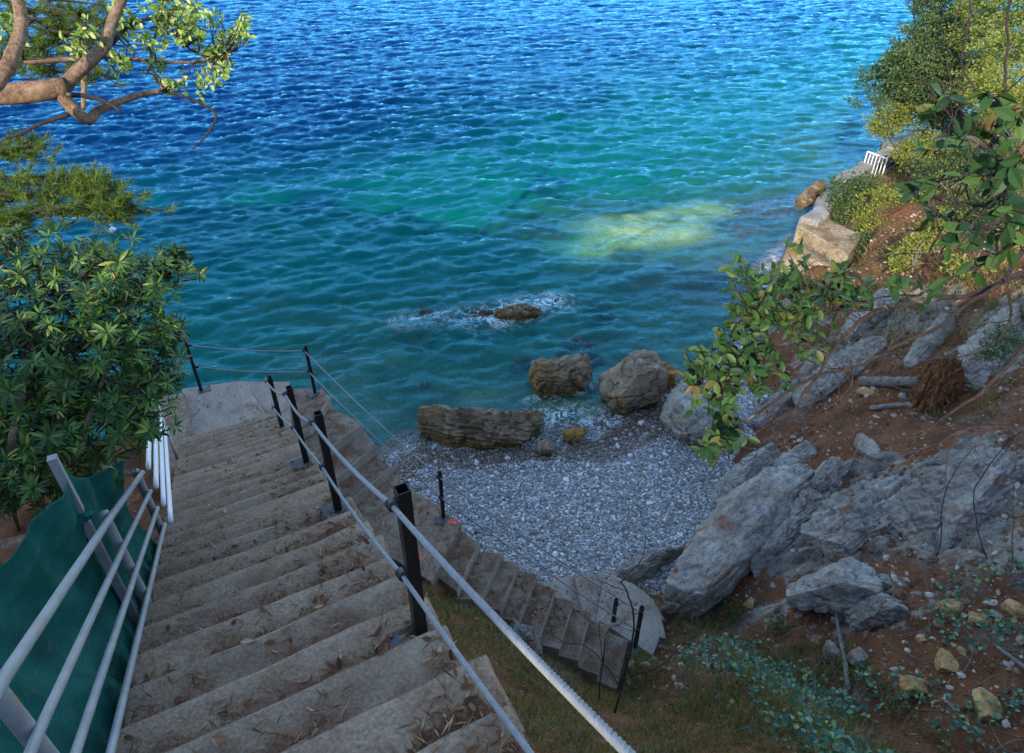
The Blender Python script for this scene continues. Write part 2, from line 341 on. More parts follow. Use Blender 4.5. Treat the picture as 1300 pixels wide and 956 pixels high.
m, nt, out = newmat('sea_water'); v = pos(nt)
dep = nd(nt, 'ShaderNodeAttribute', attribute_name='depth').outputs['Fac']
foam = nd(nt, 'ShaderNodeAttribute', attribute_name='foam').outputs['Fac']
dn = nd(nt, 'ShaderNodeMapRange', {0: dep, 1: 0.0, 2: 14.0, 3: 0.0, 4: 1.0}).outputs[0]
body = ramp(nt, dn, WATER_STOPS)
b = bumpn(nt, noise(nt, v, 3.0, 5, .65), .55, .08)
b = bumpn(nt, noise(nt, nd(nt, 'ShaderNodeMapping', {'Vector': v, 'Rotation': (0, 0, .35), 'Scale': (.5, 1.4, 1)}).outputs[0], 9, 4, .65), .42, .03, b)
b = bumpn(nt, noise(nt, nd(nt, 'ShaderNodeMapping', {'Vector': v, 'Rotation': (0, 0, -.2), 'Scale': (.55, 1.3, 1)}).outputs[0], 24, 3, .6), .22, .008, b)
dif = nd(nt, 'ShaderNodeBsdfDiffuse', {'Color': body}).outputs[0]
tr = nd(nt, 'ShaderNodeBsdfTransparent', {'Color': ramp(nt, nd(nt, 'ShaderNodeMapRange', {0: dep, 1: 0.0, 2: 4.0}).outputs[0], [(0, (.95, .98, .97)), (.2, (.72, .93, .84)), (.5, (.3, .78, .64)), (1, (.12, .6, .5))])}).outputs[0]
tf = nd(nt, 'ShaderNodeMath', {0: 2.718, 1: nd(nt, 'ShaderNodeMath', {0: nd(nt, 'ShaderNodeMath', {0: dep, 1: 1.6}, operation='POWER').outputs[0], 1: -.75}, operation='MULTIPLY').outputs[0]}, operation='POWER').outputs[0]
under = nd(nt, 'ShaderNodeMixShader', {0: tf, 1: dif, 2: tr}).outputs[0]
fr = nd(nt, 'ShaderNodeFresnel', {'IOR': 1.34, 'Normal': b}).outputs[0]
fr = nd(nt, 'ShaderNodeMath', {0: fr, 1: nd(nt, 'ShaderNodeMath', {0: 1.0, 1: nd(nt, 'ShaderNodeNewGeometry').outputs['Backfacing']}, operation='SUBTRACT').outputs[0]}, operation='MULTIPLY').outputs[0]
gl = nd(nt, 'ShaderNodeBsdfGlossy', {'Color': (.09, .34, .6, 1), 'Roughness': .04, 'Normal': b}).outputs[0]
wat = nd(nt, 'ShaderNodeMixShader', {0: fr, 1: under, 2: gl}).outputs[0]
fw = nd(nt, 'ShaderNodeBsdfDiffuse', {'Color': (.75, .8, .82, 1)}).outputs[0]
fn = nd(nt, 'ShaderNodeMath', {0: foam, 1: nd(nt, 'ShaderNodeMapRange', {0: nd(nt, 'ShaderNodeMath', {0: nd(nt, 'ShaderNodeMath', {0: noise(nt, v, 3.2, 6, .65, 1.2), 1: .5}, operation='SUBTRACT').outputs[0]}, operation='ABSOLUTE').outputs[0], 1: .01, 2: .07, 3: 1.0, 4: 0.0}).outputs[0]}, operation='MULTIPLY').outputs[0]
fn = nd(nt, 'ShaderNodeMath', {0: fn, 1: nd(nt, 'ShaderNodeMapRange', {0: noise(nt, v, 1.7, 7, .75, .3), 1: .42, 2: .56, 3: .1, 4: 1.0}).outputs[0]}, operation='MULTIPLY').outputs[0]
nt.links.new(nd(nt, 'ShaderNodeMixShader', {0: fn, 1: wat, 2: fw}).outputs[0], out.inputs[0]); MT['water'] = m

MT['black'] = m_plain('black_painted_steel', (.006, .006, .007), .4, .4, 0, .3, 12, .1)
MT['plate'] = m_plain('grey_steel_plate', (.05, .055, .06), .5, .4, 0, .3, 12, .1)
MT['rope'] = m_plain('pale_rope', (.18, .19, .2), .8, .2, 0, .12, 30, .3, 300)
MT['wire'] = m_plain('grey_rope', (.22, .22, .22), .8, .2, 0, .2, 30, .2, 200)
MT['white'] = m_plain('white_paint', (.52, .53, .55), .45, .4, 0, .06, 8, .05)
MT['galv'] = m_plain('weathered_white_pipe', (.18, .185, .195), .5, .4, 0, .2, 9, .15, 40, [(7, .63, .7, (.28, .11, .03), .9), (25, .62, .7, (.16, .12, .1), .6)])
m, nt, out = newmat('green_shade_net'); v = pos(nt)
w1 = nd(nt, 'ShaderNodeTexWave', {'Vector': v, 'Scale': 22.0, 'Distortion': 1.5, 'Detail': 2.0}, bands_direction='Z').outputs['Fac']
w1 = nd(nt, 'ShaderNodeMath', {0: w1, 1: nd(nt, 'ShaderNodeTexWave', {'Vector': v, 'Scale': 30.0, 'Distortion': 1.0}, bands_direction='Y').outputs['Fac']}, operation='MULTIPLY').outputs[0]
c = ramp(nt, noise(nt, v, 3, 6, .6), [(.3, (.001, .07, .06)), (.55, (.003, .13, .11)), (.75, (.03, .18, .15))])
c = mixc(nt, .8, c, ramp(nt, w1, [(0, (.35, .35, .35)), (1, (1.5, 1.5, 1.5))]), 'MULTIPLY')
c = mixc(nt, nd(nt, 'ShaderNodeMapRange', {0: noise(nt, v, 9, 6, .7), 1: .58, 2: .7, 3: 0.0, 4: .5}).outputs[0], c, (.12, .14, .11))
princ(nt, out, c, .75, bumpn(nt, w1, .4, .01), .2, 0, .3, (.0, .16, .13, 1)); MT['net'] = m
MT['spray'] = m_plain('red_spray_paint', (.75, .1, .08), .7, .2, 0, .25, 20)
def bark(name, a, b_, scale=8):
    m, nt, out = newmat(name); v = pos(nt)
    c = ramp(nt, noise(nt, v, scale, 7, .7, .5), [(.3, a), (.7, b_)])
    c = mixc(nt, .8, c, ramp(nt, noise(nt, v, scale*5, 6, .75, .4), [(.35, (.35, .33, .32)), (.6, (1.3, 1.3, 1.3))]), 'MULTIPLY')
    c = mixc(nt, nd(nt, 'ShaderNodeMapRange', {0: noise(nt, v, scale*.7, 4, .6), 1: .6, 2: .68, 3: 0.0, 4: .6}).outputs[0], c, (.2, .19, .16))
    b = bumpn(nt, noise(nt, v, scale*5, 6, .75), .9, .02)
    princ(nt, out, c, .92, b, .12); return m
MT['bark'] = bark('brown_bark', (.1, .062, .04), (.3, .2, .13))
MT['bark_dark'] = bark('dark_twig', (.022, .016, .015), (.07, .052, .046), 14)
MT['bark_grey'] = bark('grey_bark', (.1, .085, .08), (.27, .24, .22), 12)
MT['stumpwood'] = bark('rotten_wood', (.03, .014, .008), (.22, .1, .04), 9)
MT['log'] = bark('log_bark', (.06, .05, .048), (.25, .22, .2), 10)
MT['lf_bush'] = m_leaf('pittosporum_leaf', [(0, (.016, .045, .01)), (.6, (.035, .085, .016)), (.93, (.085, .16, .022)), (.985, (.22, .21, .03)), (1, (.16, .08, .03))], .45, .16, .25)
MT['lf_sun'] = m_leaf('bright_leaf', [(0, (.07, .13, .02)), (.5, (.2, .28, .05)), (1, (.4, .45, .16))], .4, .4, .5)
MT['lf_near'] = m_leaf('laurel_leaf', [(0, (.01, .028, .01)), (.6, (.022, .056, .014)), (.9, (.045, .085, .02)), (1, (.1, .06, .02))], .5, .1, .15)
MT['lf_oak'] = m_leaf('holm_oak_leaf', [(0, (.02, .045, .018)), (.6, (.045, .085, .03)), (.9, (.085, .12, .035)), (1, (.16, .14, .05))], .55, .25, .3)
MT['lf_yellow'] = m_leaf('yellow_green_leaf', [(0, (.075, .1, .02)), (.5, (.16, .19, .035)), (1, (.28, .27, .07))], .55, .35, .25)
MT['needle'] = m_leaf('pine_needle', [(0, (.035, .075, .01)), (.6, (.085, .14, .02)), (1, (.15, .18, .03))], .55, .3, .25)
MT['grass'] = m_leaf('grass_blade', [(0, (.03, .045, .015)), (.4, (.08, .085, .03)), (.7, (.16, .135, .06)), (1, (.3, .23, .12))], .7, .3, .2)
MT['ivy'] = m_leaf('ivy_leaf', [(0, (.012, .06, .04)), (.6, (.03, .11, .06)), (.9, (.1, .2, .07)), (1, (.2, .24, .06))], .4, .2, .4)
MT['litter'] = m_leaf('fallen_needle', [(0, (.05, .022, .012)), (.5, (.14, .06, .028)), (.85, (.22, .11, .05)), (1, (.36, .27, .18))], .8, .1, .15)
SUN_AZ, SUN_EL, SUN_E, SKY_E, EXPO = 202, 25, 2.3, .15, 2.05
# ================================================================== TERRAIN
X0 = np.array([-.456, 1.904]); SD = np.array([-.4656, .885]); SO = np.array([.885, .4656]); SLOPE = .575
def so(x, y): return (x-X0[0])*SD[0]+(y-X0[1])*SD[1], (x-X0[0])*SO[0]+(y-X0[1])*SO[1]
def st(s, o=0.0): p = X0+SD*s+SO*o; return p
SL0, SL1, ZL = 7.4, 8.85, 4.65
def zs(s): return np.where(s < SL0, 9-SLOPE*np.minimum(s, SL0), ZL)
def sdist(x, y, poly):
    best = np.full(np.shape(x), 1e9); sg = np.zeros(np.shape(x)); par = np.zeros(np.shape(x))
    for k in range(len(poly)-1):
        a = np.array(poly[k], float); b_ = np.array(poly[k+1], float); d = b_-a; L2 = d.dot(d)
        t = ((x-a[0])*d[0]+(y-a[1])*d[1])/L2
        tc = np.clip(t, 0, 1); ex = x-a[0]-tc*d[0]; ey = y-a[1]-tc*d[1]; dd = np.hypot(ex, ey)
        cr = -(d[0]*(y-a[1])-d[1]*(x-a[0]))
        m_ = dd < best-1e-9; best = np.where(m_, dd, best); sg = np.where(m_, np.sign(cr), sg)
    return best*sg
SHORE = [(-60, -6), (-22, 5.5), (-9, 9.2), (-5.2, 10.4), (-3.6, 10.9), (-2.87, 11.9), (-2.58, 12.66), (.79, 12.75), (2.2, 13.0), (3.1, 13.6), (4.4, 14.75), (5.6, 15.4), (7.5, 17.2), (9.6, 22), (10.4, 23.2), (15.6, 28.9), (45, 58), (90, 95)]
BASE = [(-14, -11.4), (-4, .6), (2.75, 8.74), (6, 12.65), (7.9, 16.8), (10.2, 22.6), (15.9, 28.6), (45.3, 57.5), (90, 94)]
def n0(x, y): return fbm(xyz(x*.6, y*.6), 3, off=71.)
def bar_mask(x, y):
    bx_, by_ = Pz(835, 298, -1)[:2]; return np.exp(-((x-bx_-(y-by_)*.9)/4.5)**2-((y-by_)/2.6)**2)
def beachz(x, y):
    d = sdist(x, y, SHORE); w = -d
    up = .17*np.minimum(d, 9)
    dn = np.where(w < 12, .125*w, 1.5+.2*(w-12)); dn = np.minimum(dn, 13)
    z = np.where(d > 0, up, -dn)
    n = fbm(xyz(x*.35, y*.35), 3)
    bar = bar_mask(x, y); z = np.where(d < -1, z+(np.maximum(z, -.5-.22*n0(x, y))-z)*np.clip(bar*1.6, 0, 1), z)
    return z+n*np.clip(.03+np.clip(w, 0, 20)*.05, 0, .8)*(1-.8*bar)
RIDGE = [19.3, 19.4, 18.0, 16.8, 16.5, 15.8, 15.2, 14.4, 13.8]
def smax(a, b_, k):
    h = np.clip(.5+.5*(a-b_)/k, 0, 1); return b_+(a-b_)*h+k*h*(1-h)
def hill0(x, y):
    s, o = so(x, y)
    zl = np.where(s < SL1, zs(s), ZL-2.6*(s-SL1))
    zl = np.where(s < -13, 9+SLOPE*13+.1*(-13-s), zl)
    bank = np.where(o > .13, 1.05*np.maximum(0, o-.13), .16*np.maximum(0, -o-1.5))
    zst = zl-.32-bank
    q = sdist(x, y, BASE)
    far = np.clip((y-17)/4, 0, 1)
    fn_ = np.where(q < 6.5, .84*q, 5.46+.28*(q-6.5))
    ff = np.minimum(np.maximum(q, 0)*3.2, 1.9)+.62*np.clip(q-1.5, 0, 14)
    zr = .35+fn_*(1-far)+(ff-.3)*far
    zr = np.where(q < 0, .35+q*1.2, zr)
    z = smax(zst, zr, .5)
    R = np.interp(x, [-30, -22, -14, -10, -6, 0, 4, 10, 30], RIDGE)+.5*fbm(xyz(x*.45, y*.45), 3, off=12.)      # unseen crest of the hill behind the viewer, heights shaped to shade the foreground
    back = np.clip((-2.5-y)/4, 0, 1)
    return z*(1-back)+smax(np.minimum(z, R), R-.32*np.abs(y+12.5), .6)*back, q, s, o
BLOCKS = [([(1012, 285), (1030, 268), (1095, 298), (1078, 324)], 2.1), ([(998, 312.6), (1013, 301), (1076, 332), (1060, 344)], 1.5), ([(993, 327), (1001, 317), (1063, 349), (1054, 357)], 1.0)]
CARVE = []
for _p, _z in BLOCKS:
    _w = [Pz(a_, b_, _z)[:2] for a_, b_ in _p]; _c = np.mean(_w, 0); CARVE.append(([_c+(q_-_c)*1.35 for q_ in _w], _z-.35))
CARVE.append(([Pz(a_, b_, .5)[:2] for a_, b_ in [(975, 345), (1000, 312), (1085, 345), (1062, 378), (1010, 372)]], .25))
FLIGHT = []      # (polygon, z) footprints under which the ground is kept low
def inpoly(x, y, P):
    c = np.zeros(np.shape(x), bool); n = len(P)
    for i in range(n):
        a, b_ = P[i], P[(i+1) % n]
        if a[1] == b_[1]: continue
        cond = ((a[1] > y) != (b_[1] > y)) & (x < (b_[0]-a[0])*(y-a[1])/(b_[1]-a[1])+a[0]); c ^= cond
    return c
gx = np.concatenate([np.arange(-40, -8, .5), np.arange(-8, 17, .09), np.arange(17, 42, .25)]); gy = np.concatenate([np.arange(-46, -1, .5), np.arange(-1, 24, .09), np.arange(24, 60, .25)])
def make_hill():
    X, Y = np.meshgrid(gx, gy); x = X.ravel(); y = Y.ravel()
    z, q, s, o = hill0(x, y)
    onst = (o > -1.55) & (o < .3) & (s > -6) & (s < 9.2)
    near = np.clip((np.hypot(x-1.5, y-5.5)-2.0)/4, .25, 1)
    amp = np.where(onst, .0, 1.0)*near
    n1 = fbm(xyz(x*.55, y*.55), 4, off=3.1); n2 = np.abs(fbm(xyz(x*1.3, y*1.3), 4, off=9.7)); n3 = fbm(xyz(x*4, y*4), 3, off=1.7)
    z = z+amp*(.38*n1+.3*(.22-n2)+.07*n3)
    z = z+amp*.035*fbm(xyz(x*7, y*7), 3, off=4.2)
    s_s, o_s = so(x, y); sel = (x > -7) & (x < 4) & (y > .3) & (y < 12) & ((o_s > .16) | (y > 6)); xs, ys, zz = x[sel], y[sel], z[sel]
    for kf, (poly, zf) in enumerate(FLIGHT):
        P2 = [np.array(p)[:2] for p in poly]; dd = np.abs(sdist(xs, ys, P2+[P2[0]])); dd = np.where(inpoly(xs, ys, P2), 0, dd)
        zz = np.minimum(zz, zf-.07+np.where(dd < .1, 0, np.maximum(dd-.06, 0)*(1.42 if kf >= 7 else 1.25)))
    sea_side = sdist(xs, ys, EDGE); zz = np.where((sea_side < -.03) & (sea_side > -4.5) & (xs < EDGE[-1][0]+.2) & (xs > EDGE[0][0]), np.minimum(zz, -1.2), zz)
    z[sel] = zz
    for poly, zf in CARVE: z = np.where(inpoly(x, y, poly), np.minimum(z, zf), z)
    return z.reshape(X.shape)
# ------------------------------------------------------------------ flights of steps (plan corners, tops)
landing = [Pz(230, 493, ZL), Pz(308, 483, ZL), Pz(352, 542, ZL), Pz(238, 562, ZL)]
w1 = [Pz(308, 484, 4.47), Pz(367, 484, 4.47), Pz(369, 548, 4.47), Pz(350.5, 540.5, 4.47)]
w2 = [Pz(368, 494, 4.29), Pz(396, 492, 4.29), Pz(419, 504, 4.29), Pz(393, 542, 4.29), Pz(373, 553, 4.29)]
mid_c = [(Pz(419, 508, 4.29), 4.29), (Pz(460, 538, 4.11), 4.11), (Pz(478, 566, 3.93), 3.93), (Pz(498, 592, 3.74), 3.74)]
low_px = [(586, 664), (609, 690), (638, 701), (660, 714), (682, 729), (706, 748), (729, 763), (751, 777), (774, 795), (797, 813)]
low_c = [(Pz(px, py, 3.55-.175*k), 3.55-.175*k) for k, (px, py) in enumerate(low_px)]
steps_mid, steps_low = [], []
CM = np.array([-.58, -.815]); CL = np.array([-.33, -.944])
for k in range(1, len(mid_c)):
    a = mid_c[k-1][0][:2]; b_ = mid_c[k][0][:2]; d = norm(b_-a)
    steps_mid.append(([a-d*.06, b_, b_+CM*1.35, a-d*.06+CM*1.35], mid_c[k][1]))
L2z = 3.55; a = mid_c[-1][0][:2]; b_ = low_c[0][0][:2]; d = norm(b_-a)
land2 = [a-d*.05, b_, b_+CL*1.15, a-d*.05+CM*1.3]
for k in range(1, len(low_c)):
    a = low_c[k-1][0][:2]; b_ = low_c[k][0][:2]; d = norm(b_-a)
    steps_low.append(([a-d*.05, b_, b_+CL*(.92-.01*k), a-d*.05+CL*(.93-.01*k)], low_c[k][1]))
LE = low_c[-1][0]
fan = []; Q = np.array([LE[0]-.4, LE[1]+.45]); fa = [-36, -10, 12, 34, 56, 78, 100, 126]
for k in range(7):
    a0, a1 = math.radians(fa[k]-2), math.radians(fa[k+1]); R0 = 1.0+.1*k
    fan.append(([Q-np.array([.02, .02])*k, Q+R0*np.array([math.cos(a0), math.sin(a0)]), Q+(R0*.99)*np.array([math.cos((a0+a1)/2), math.sin((a0+a1)/2)]), Q+R0*np.array([math.cos(a1), math.sin(a1)])], LE[2]-.15*(k+1)))
tail = []
d = np.array([-.85, .5]); e_ = np.array([.5, .85])
for k in range(3):
    z = fan[-1][1]-.1*(k+1)
FLIGHT += [([p[:2] for p in landing], ZL), ([p[:2] for p in w1], 4.4), ([p[:2] for p in w2], 4.2), (land2, L2z)]
FLIGHT += [(p, z) for p, z in steps_mid+steps_low+fan]
EDGE = [p[:2] for p in (landing[1], w1[1], w2[2], mid_c[1][0], mid_c[2][0], mid_c[3][0])]+[c[0][:2] for c in low_c]
HZ = make_hill()
def H(x, y):
    x = np.asarray(x, float); y = np.asarray(y, float)
    fx = np.clip(np.interp(x, gx, np.arange(len(gx))), 0, len(gx)-1.001); fy = np.clip(np.interp(y, gy, np.arange(len(gy))), 0, len(gy)-1.001)
    i = fx.astype(int); j = fy.astype(int); u = fx-i; v = fy-j
    return (HZ[j, i]*(1-u)*(1-v)+HZ[j, i+1]*u*(1-v)+HZ[j+1, i]*(1-u)*v+HZ[j+1, i+1]*u*v)
def ground(x, y): return np.maximum(H(x, y), beachz(np.atleast_1d(np.asarray(x, float)), np.atleast_1d(np.asarray(y, float))).reshape(np.shape(x)))
def G(px, py, tmin=1.0):
    r = ray(px, py); t = np.arange(tmin, 90, .03); P = CAM+r*t[:, None]
    h = ground(P[:, 0], P[:, 1]); k = np.argmax(P[:, 2] < h); return P[k] if (P[:, 2] < h).any() else P[-1]
def gnormal(x, y):
    e = .3; return norm(np.array([H(x-e, y)-H(x+e, y), H(x, y-e)-H(x, y+e), 2*e]))

# bare limestone breaking through the soil: bedded, faceted relief where the rock is exposed
ROCKY = [(1060, 680, .9), (1120, 640, 1.1), (1190, 620, 1.1), (1250, 640, 1.1), (1200, 690, .7), (1100, 600, .5), (1010, 500, .7), (1060, 450, .8), (1110, 410, .8), (1260, 460, .8), (1290, 410, .8), (1060, 760, .6), (920, 690, .9), (980, 640, .8), (880, 750, .5), (970, 520, .6), (1030, 390, .9), (1290, 600, .8), (1180, 400, .5), (820, 730, .4), (1300, 680, .7)]
def rockmask(x, y):
    m_ = np.zeros(np.shape(x)); n = fbm(xyz(x*1.1, y*1.1), 4, off=14.)
    for c, r in RP: m_ = np.maximum(m_, np.clip(1.35-np.hypot(x-c[0], y-c[1])/r+.9*n, 0, 1))
    return m_
RP = [(G(px, py), r*1.3) for px, py, r in ROCKY]
mb = MB(); ny, nx = HZ.shape
X, Y = np.meshgrid(gx, gy); rsel = ((X > 1) & (X < 16) & (Y > 2) & (Y < 22)).ravel(); x = X.ravel()[rsel]; y = Y.ravel()[rsel]; z = HZ.ravel()[rsel]
rm = rockmask(x, y); ax_ = norm((G(1150, 600)-G(1010, 720))[:2]); wv = -x*ax_[1]+y*ax_[0]; uv = x*ax_[0]+y*ax_[1]
hh_ = wv*1.5+z*.8+.9*fbm(xyz(x*.7, y*.7), 3, off=21.); fr_ = hh_-np.floor(hh_); saw = np.where(fr_ < .8, fr_/.8, (1-fr_)/.2)
f1, f2 = worley(np.stack([uv*1.1, wv*2.4, z*1.6], 1), 3.3); g1, g2 = worley(np.stack([uv*2.7, wv*5, z*3.5], 1), 7.7)
dz = rm*(.05+.30*(saw-.4)*(.6+.6*fbm(xyz(uv*.6, wv*1.5), 3, off=5.))+.22*(.55-f1)+.09*(.5-g1)-.14*np.clip(.14-(f2-f1), 0, .14)/.14)
T_ = HZ.ravel().copy(); T_[rsel] += dz; HZ = T_.reshape(HZ.shape); RM = np.zeros(HZ.size); RM[rsel] = rm
X, Y = np.meshgrid(gx, gy); V = np.stack([X.ravel(), Y.ravel(), HZ.ravel()], 1)
idx = np.arange(ny*nx).reshape(ny, nx)
q = np.stack([idx[:-1, :-1], idx[:-1, 1:], idx[1:, 1:], idx[1:, :-1]], -1).reshape(-1, 4)
keep = (V[q][:, :, 2].max(1) > np.minimum(beachz(V[q[:, 0], 0], V[q[:, 0], 1]), 9)-.5); q = q[keep]
used = np.unique(q); remap = np.zeros(len(V), int); remap[used] = np.arange(len(used))
mb.add(V[used], {4: remap[q]})
tag(mb.build('hillside', MT['earth'], None, True, {'rock': RM[used]}), kind='structure')

# beach and seabed: one continuous sloping surface, split at the water's edge
WEED = [(480, 350, 2.6, 1.0), (590, 330, 2.6, 1.0), (420, 390, 1.6, .7), (640, 300, 2.6, .8), (960, 300, 1.8, 1.0), (985, 275, 1.6, 1), (900, 370, 2.4, .7), (540, 400, 1.3, 1), (600, 405, 1.3, 1), (330, 300, 3.0, .6), (700, 400, 1.0, .8), (740, 445, .9, .7)]
bx = np.concatenate([np.arange(-60, -14, 1.0), np.arange(-14, 18, .16), np.arange(18, 100, 1.5)]); by = np.concatenate([np.arange(4, 34, .16), np.geomspace(34.5, 3000, 60)])
X, Y = np.meshgrid(bx, by); x = X.ravel(); y = Y.ravel(); z = beachz(x, y)
sh = sdist(x, y, SHORE)
z = z+np.where(sh > 0, .012*fbm(xyz(x*6, y*6), 3), 0)
weed = np.zeros(len(x)); wn = fbm(xyz(x*.5, y*.5), 4, off=5.5)
for (px, py, r, a_) in WEED:
    p = Pz(px, py, -1.0); weed = np.maximum(weed, a_*np.clip(1.5-np.hypot((x-p[0])/1.5, y-p[1])/r+wn*1.1, 0, 1))
weed = np.maximum(weed, np.clip((fbm(xyz(x*.22, y*.3), 4, off=2.2)-.12)*4, 0, 1)*np.clip((-sh-9)/3, 0, 1)*.8)
sand = np.clip(bar_mask(x, y)*1.7-.25+.55*fbm(xyz(x*.5, y*.5), 4, off=61.), 0, 1)
wet = np.clip(1-(sh-.55-.35*fbm(xyz(x*.8, y*.8), 3))/.5, 0, 1)
V = np.stack([x, y, z], 1); ny, nx = X.shape; idx = np.arange(ny*nx).reshape(ny, nx)
q = np.stack([idx[:-1, :-1], idx[:-1, 1:], idx[1:, 1:], idx[1:, :-1]], -1).reshape(-1, 4)
cz = V[q][:, :, 2].mean(1)
inl = sdist(V[q[:, 0], 0], V[q[:, 0], 1], SHORE)
for name, mask, mt, at in (('beach', (inl > -.9) & (inl < 9), 'beach', {'wet': wet}), ('seabed', inl <= -.9, 'seabed', {'weed': weed, 'sand': sand})):
    qq = q[mask]; used = np.unique(qq); remap = np.zeros(len(V), int); remap[used] = np.arange(len(used))
    mb = MB(); mb.add(V[used], {4: remap[qq]})
    tag(mb.build(name, MT[mt], None, True, {k: a_[used] for k, a_ in at.items()}), kind='structure')

# ================================================================== SEA: wind waves from a directional spectrum
def wave_tile(N, L, Lp, wdir, seed, spread=2, lo=.09):
    rg = np.random.default_rng(seed); k = 2*math.pi*np.fft.fftfreq(N, L/N)
    KX, KY = np.meshgrid(k, k); K = np.hypot(KX, KY); K[0, 0] = 1e-6
    c = (KX*wdir[0]+KY*wdir[1])/K
    Ph = np.exp(-1/(K*Lp)**2)/K**3.45*np.abs(c)**spread*np.where(c < 0, .12, 1)*np.exp(-(K*lo)**2)
    Ph[0, 0] = 0
    A = (rg.normal(size=(N, N))+1j*rg.normal(size=(N, N)))*np.sqrt(Ph)
    h = np.fft.ifft2(A).real; sc = 1/h.std(); A = A*sc
    dx = np.fft.ifft2(1j*KX/K*A).real; dy = np.fft.ifft2(1j*KY/K*A).real
    jac = np.fft.ifft2(-K*A).real
    return np.fft.ifft2(A).real, dx, dy, jac
def sample(T, x, y, L):
    N = T.shape[0]; fx = (x/L*N) % N; fy = (y/L*N) % N; i = fx.astype(int) % N; j = fy.astype(int) % N; u = fx-np.floor(fx); v = fy-np.floor(fy)
    i1 = (i+1) % N; j1 = (j+1) % N
    return T[j, i]*(1-u)*(1-v)+T[j, i1]*u*(1-v)+T[j1, i]*(1-u)*v+T[j1, i1]*u*v
WD = norm(np.array([.28, -1.0]))
TA = wave_tile(512, 26.0, .2, WD, 3, 3, .035); TB = wave_tile(512, 61.0, .55, norm(np.array([-.15, -1.0])), 8, 3, .1)
rows = [6.0]
while rows[-1] < 105: rows.append(rows[-1]+.0046*(rows[-1]+2))
rows = np.array(rows+list(np.geomspace(108, 6000, 40))); us = np.linspace(-1.35, 1.35, 760)
us = np.concatenate([[-4, -2.5, -1.7], us, [1.7, 2.5, 4]])
Yg, Ug = np.meshgrid(rows, us, indexing='ij'); x = ((Yg+7)*Ug).ravel(); y = Yg.ravel()
dep0 = -beachz(x, y); att = np.clip((dep0+.15)/.8, .15, 1)*np.clip(1-(y-80)/2500, 0, 1)
gust = np.clip(1+.75*fbm(xyz(x*.05, y*.085), 4, off=4.4), .45, 1.7)
AA, AB = .034, .034
ca, sa = math.cos(.4), math.sin(.4)
z = att*gust*(AA*sample(TA[0], x, y, 26.)+AB*sample(TB[0], ca*x+sa*y, -sa*x+ca*y, 61.))
u_, v_ = ca*x+sa*y, -sa*x+ca*y; bx2, by2 = sample(TB[1], u_, v_, 61.), sample(TB[2], u_, v_, 61.)
dxv = att*gust*1.3*(AA*sample(TA[1], x, y, 26.)+AB*(ca*bx2-sa*by2)); dyv = att*gust*1.3*(AA*sample(TA[2], x, y, 26.)+AB*(sa*bx2+ca*by2))
crest = sample(TA[0], x, y, 26.)*att*gust
jc = -sample(TA[3], x, y, 26.)*att*gust; jc = jc/jc.std()
foam = 0*x
FOAM = [(694, 384, .8, .7), (655, 394, .8, .8), (615, 402, .9, .6), (520, 408, .6, .4), (715, 523, .5, .8), (735, 490, .4, .6), (690, 512, .4, .7), (765, 520, .4, .5), (560, 405, .6, .35), (755, 535, .5, .6), (700, 535, .45, .6)]
for (px, py, r, a_) in FOAM:
    p = Pz(px, py, 0); foam = np.maximum(foam, a_*np.clip(1.25-np.hypot((x-p[0])/1.4, y-p[1])/r, 0, 1))
foam = np.maximum(foam, np.clip(1-np.abs(dep0-.03)/.05, 0, 1)*.55)
V = np.stack([x-dxv, y-dyv, z], 1); ny, nx = Yg.shape; idx = np.arange(ny*nx).reshape(ny, nx)
q = np.stack([idx[:-1, :-1], idx[:-1, 1:], idx[1:, 1:], idx[1:, :-1]], -1).reshape(-1, 4)
inl = dep0[q].max(1) > -.35; q = q[inl]; used = np.unique(q); remap = np.zeros(len(V), int); remap[used] = np.arange(len(used))
mb = MB(); mb.add(V[used], {4: remap[q]})
tag(mb.build('sea', MT['water'], None, True, {'depth': np.clip(dep0, 0, 20)[used], 'foam': foam[used]}), kind='structure')

# ================================================================== STAIRS
def jag(poly, z, amp=.012, sub=5):
    """A worn slab outline: subdivided polygon with small irregular offsets."""
    out = []; n = len(poly)
    for i in range(n):
        a, b_ = np.asarray(poly[i])[:2], np.asarray(poly[(i+1) % n])[:2]
        for t in np.arange(sub)/sub: out.append(a+(b_-a)*t)
    out = np.array(out); nz = np.stack([fbm(xyz(out[:, 0]*2.3, out[:, 1]*2.3, z), 3, off=k*31.) for k in (0, 1)], 1)
    return out+nz*amp*1.6
def slab(poly, z1, z0, bev=.014, amp=.014, sub=6):
    """A worn concrete slab: top face subdivided by a fan of rings, chamfered edge, rough vertical sides."""
    P = jag(poly, z1, amp, sub); n = len(P); c = P.mean(0)
    area = np.sum(P[:, 0]*np.roll(P[:, 1], -1)-np.roll(P[:, 0], -1)*P[:, 1])
    if area < 0: P = P[::-1]
    d = norm(c-P); ch = bev*(1+.8*fbm(xyz(P[:, 0]*5, P[:, 1]*5, z1), 2))
    rings = [np.column_stack([P, np.full(n, z0)]), np.column_stack([P, z1-ch*1.1]), np.column_stack([P+d*ch[:, None]*.35, z1-ch*.35]), np.column_stack([P+d*ch[:, None]*1.2, np.full(n, z1)])]
    V = np.concatenate(rings); fs = []
    for k in range(3):
        for i in range(n): j = (i+1) % n; fs.append((k*n+i, k*n+j, (k+1)*n+j, (k+1)*n+i))
    fs.append(tuple(range(3*n, 4*n)))
    m_ = MB(); m_.add(V, fs); return m_
stair = empty('concrete_staircase', (*st(0, -.6), 8.6), 'long straight flight of worn concrete steps littered with pine needles, down to the landing', 'staircase')
run = .313; rise = SLOPE*run
NS = int(round(SL0/run)); k0 = -11
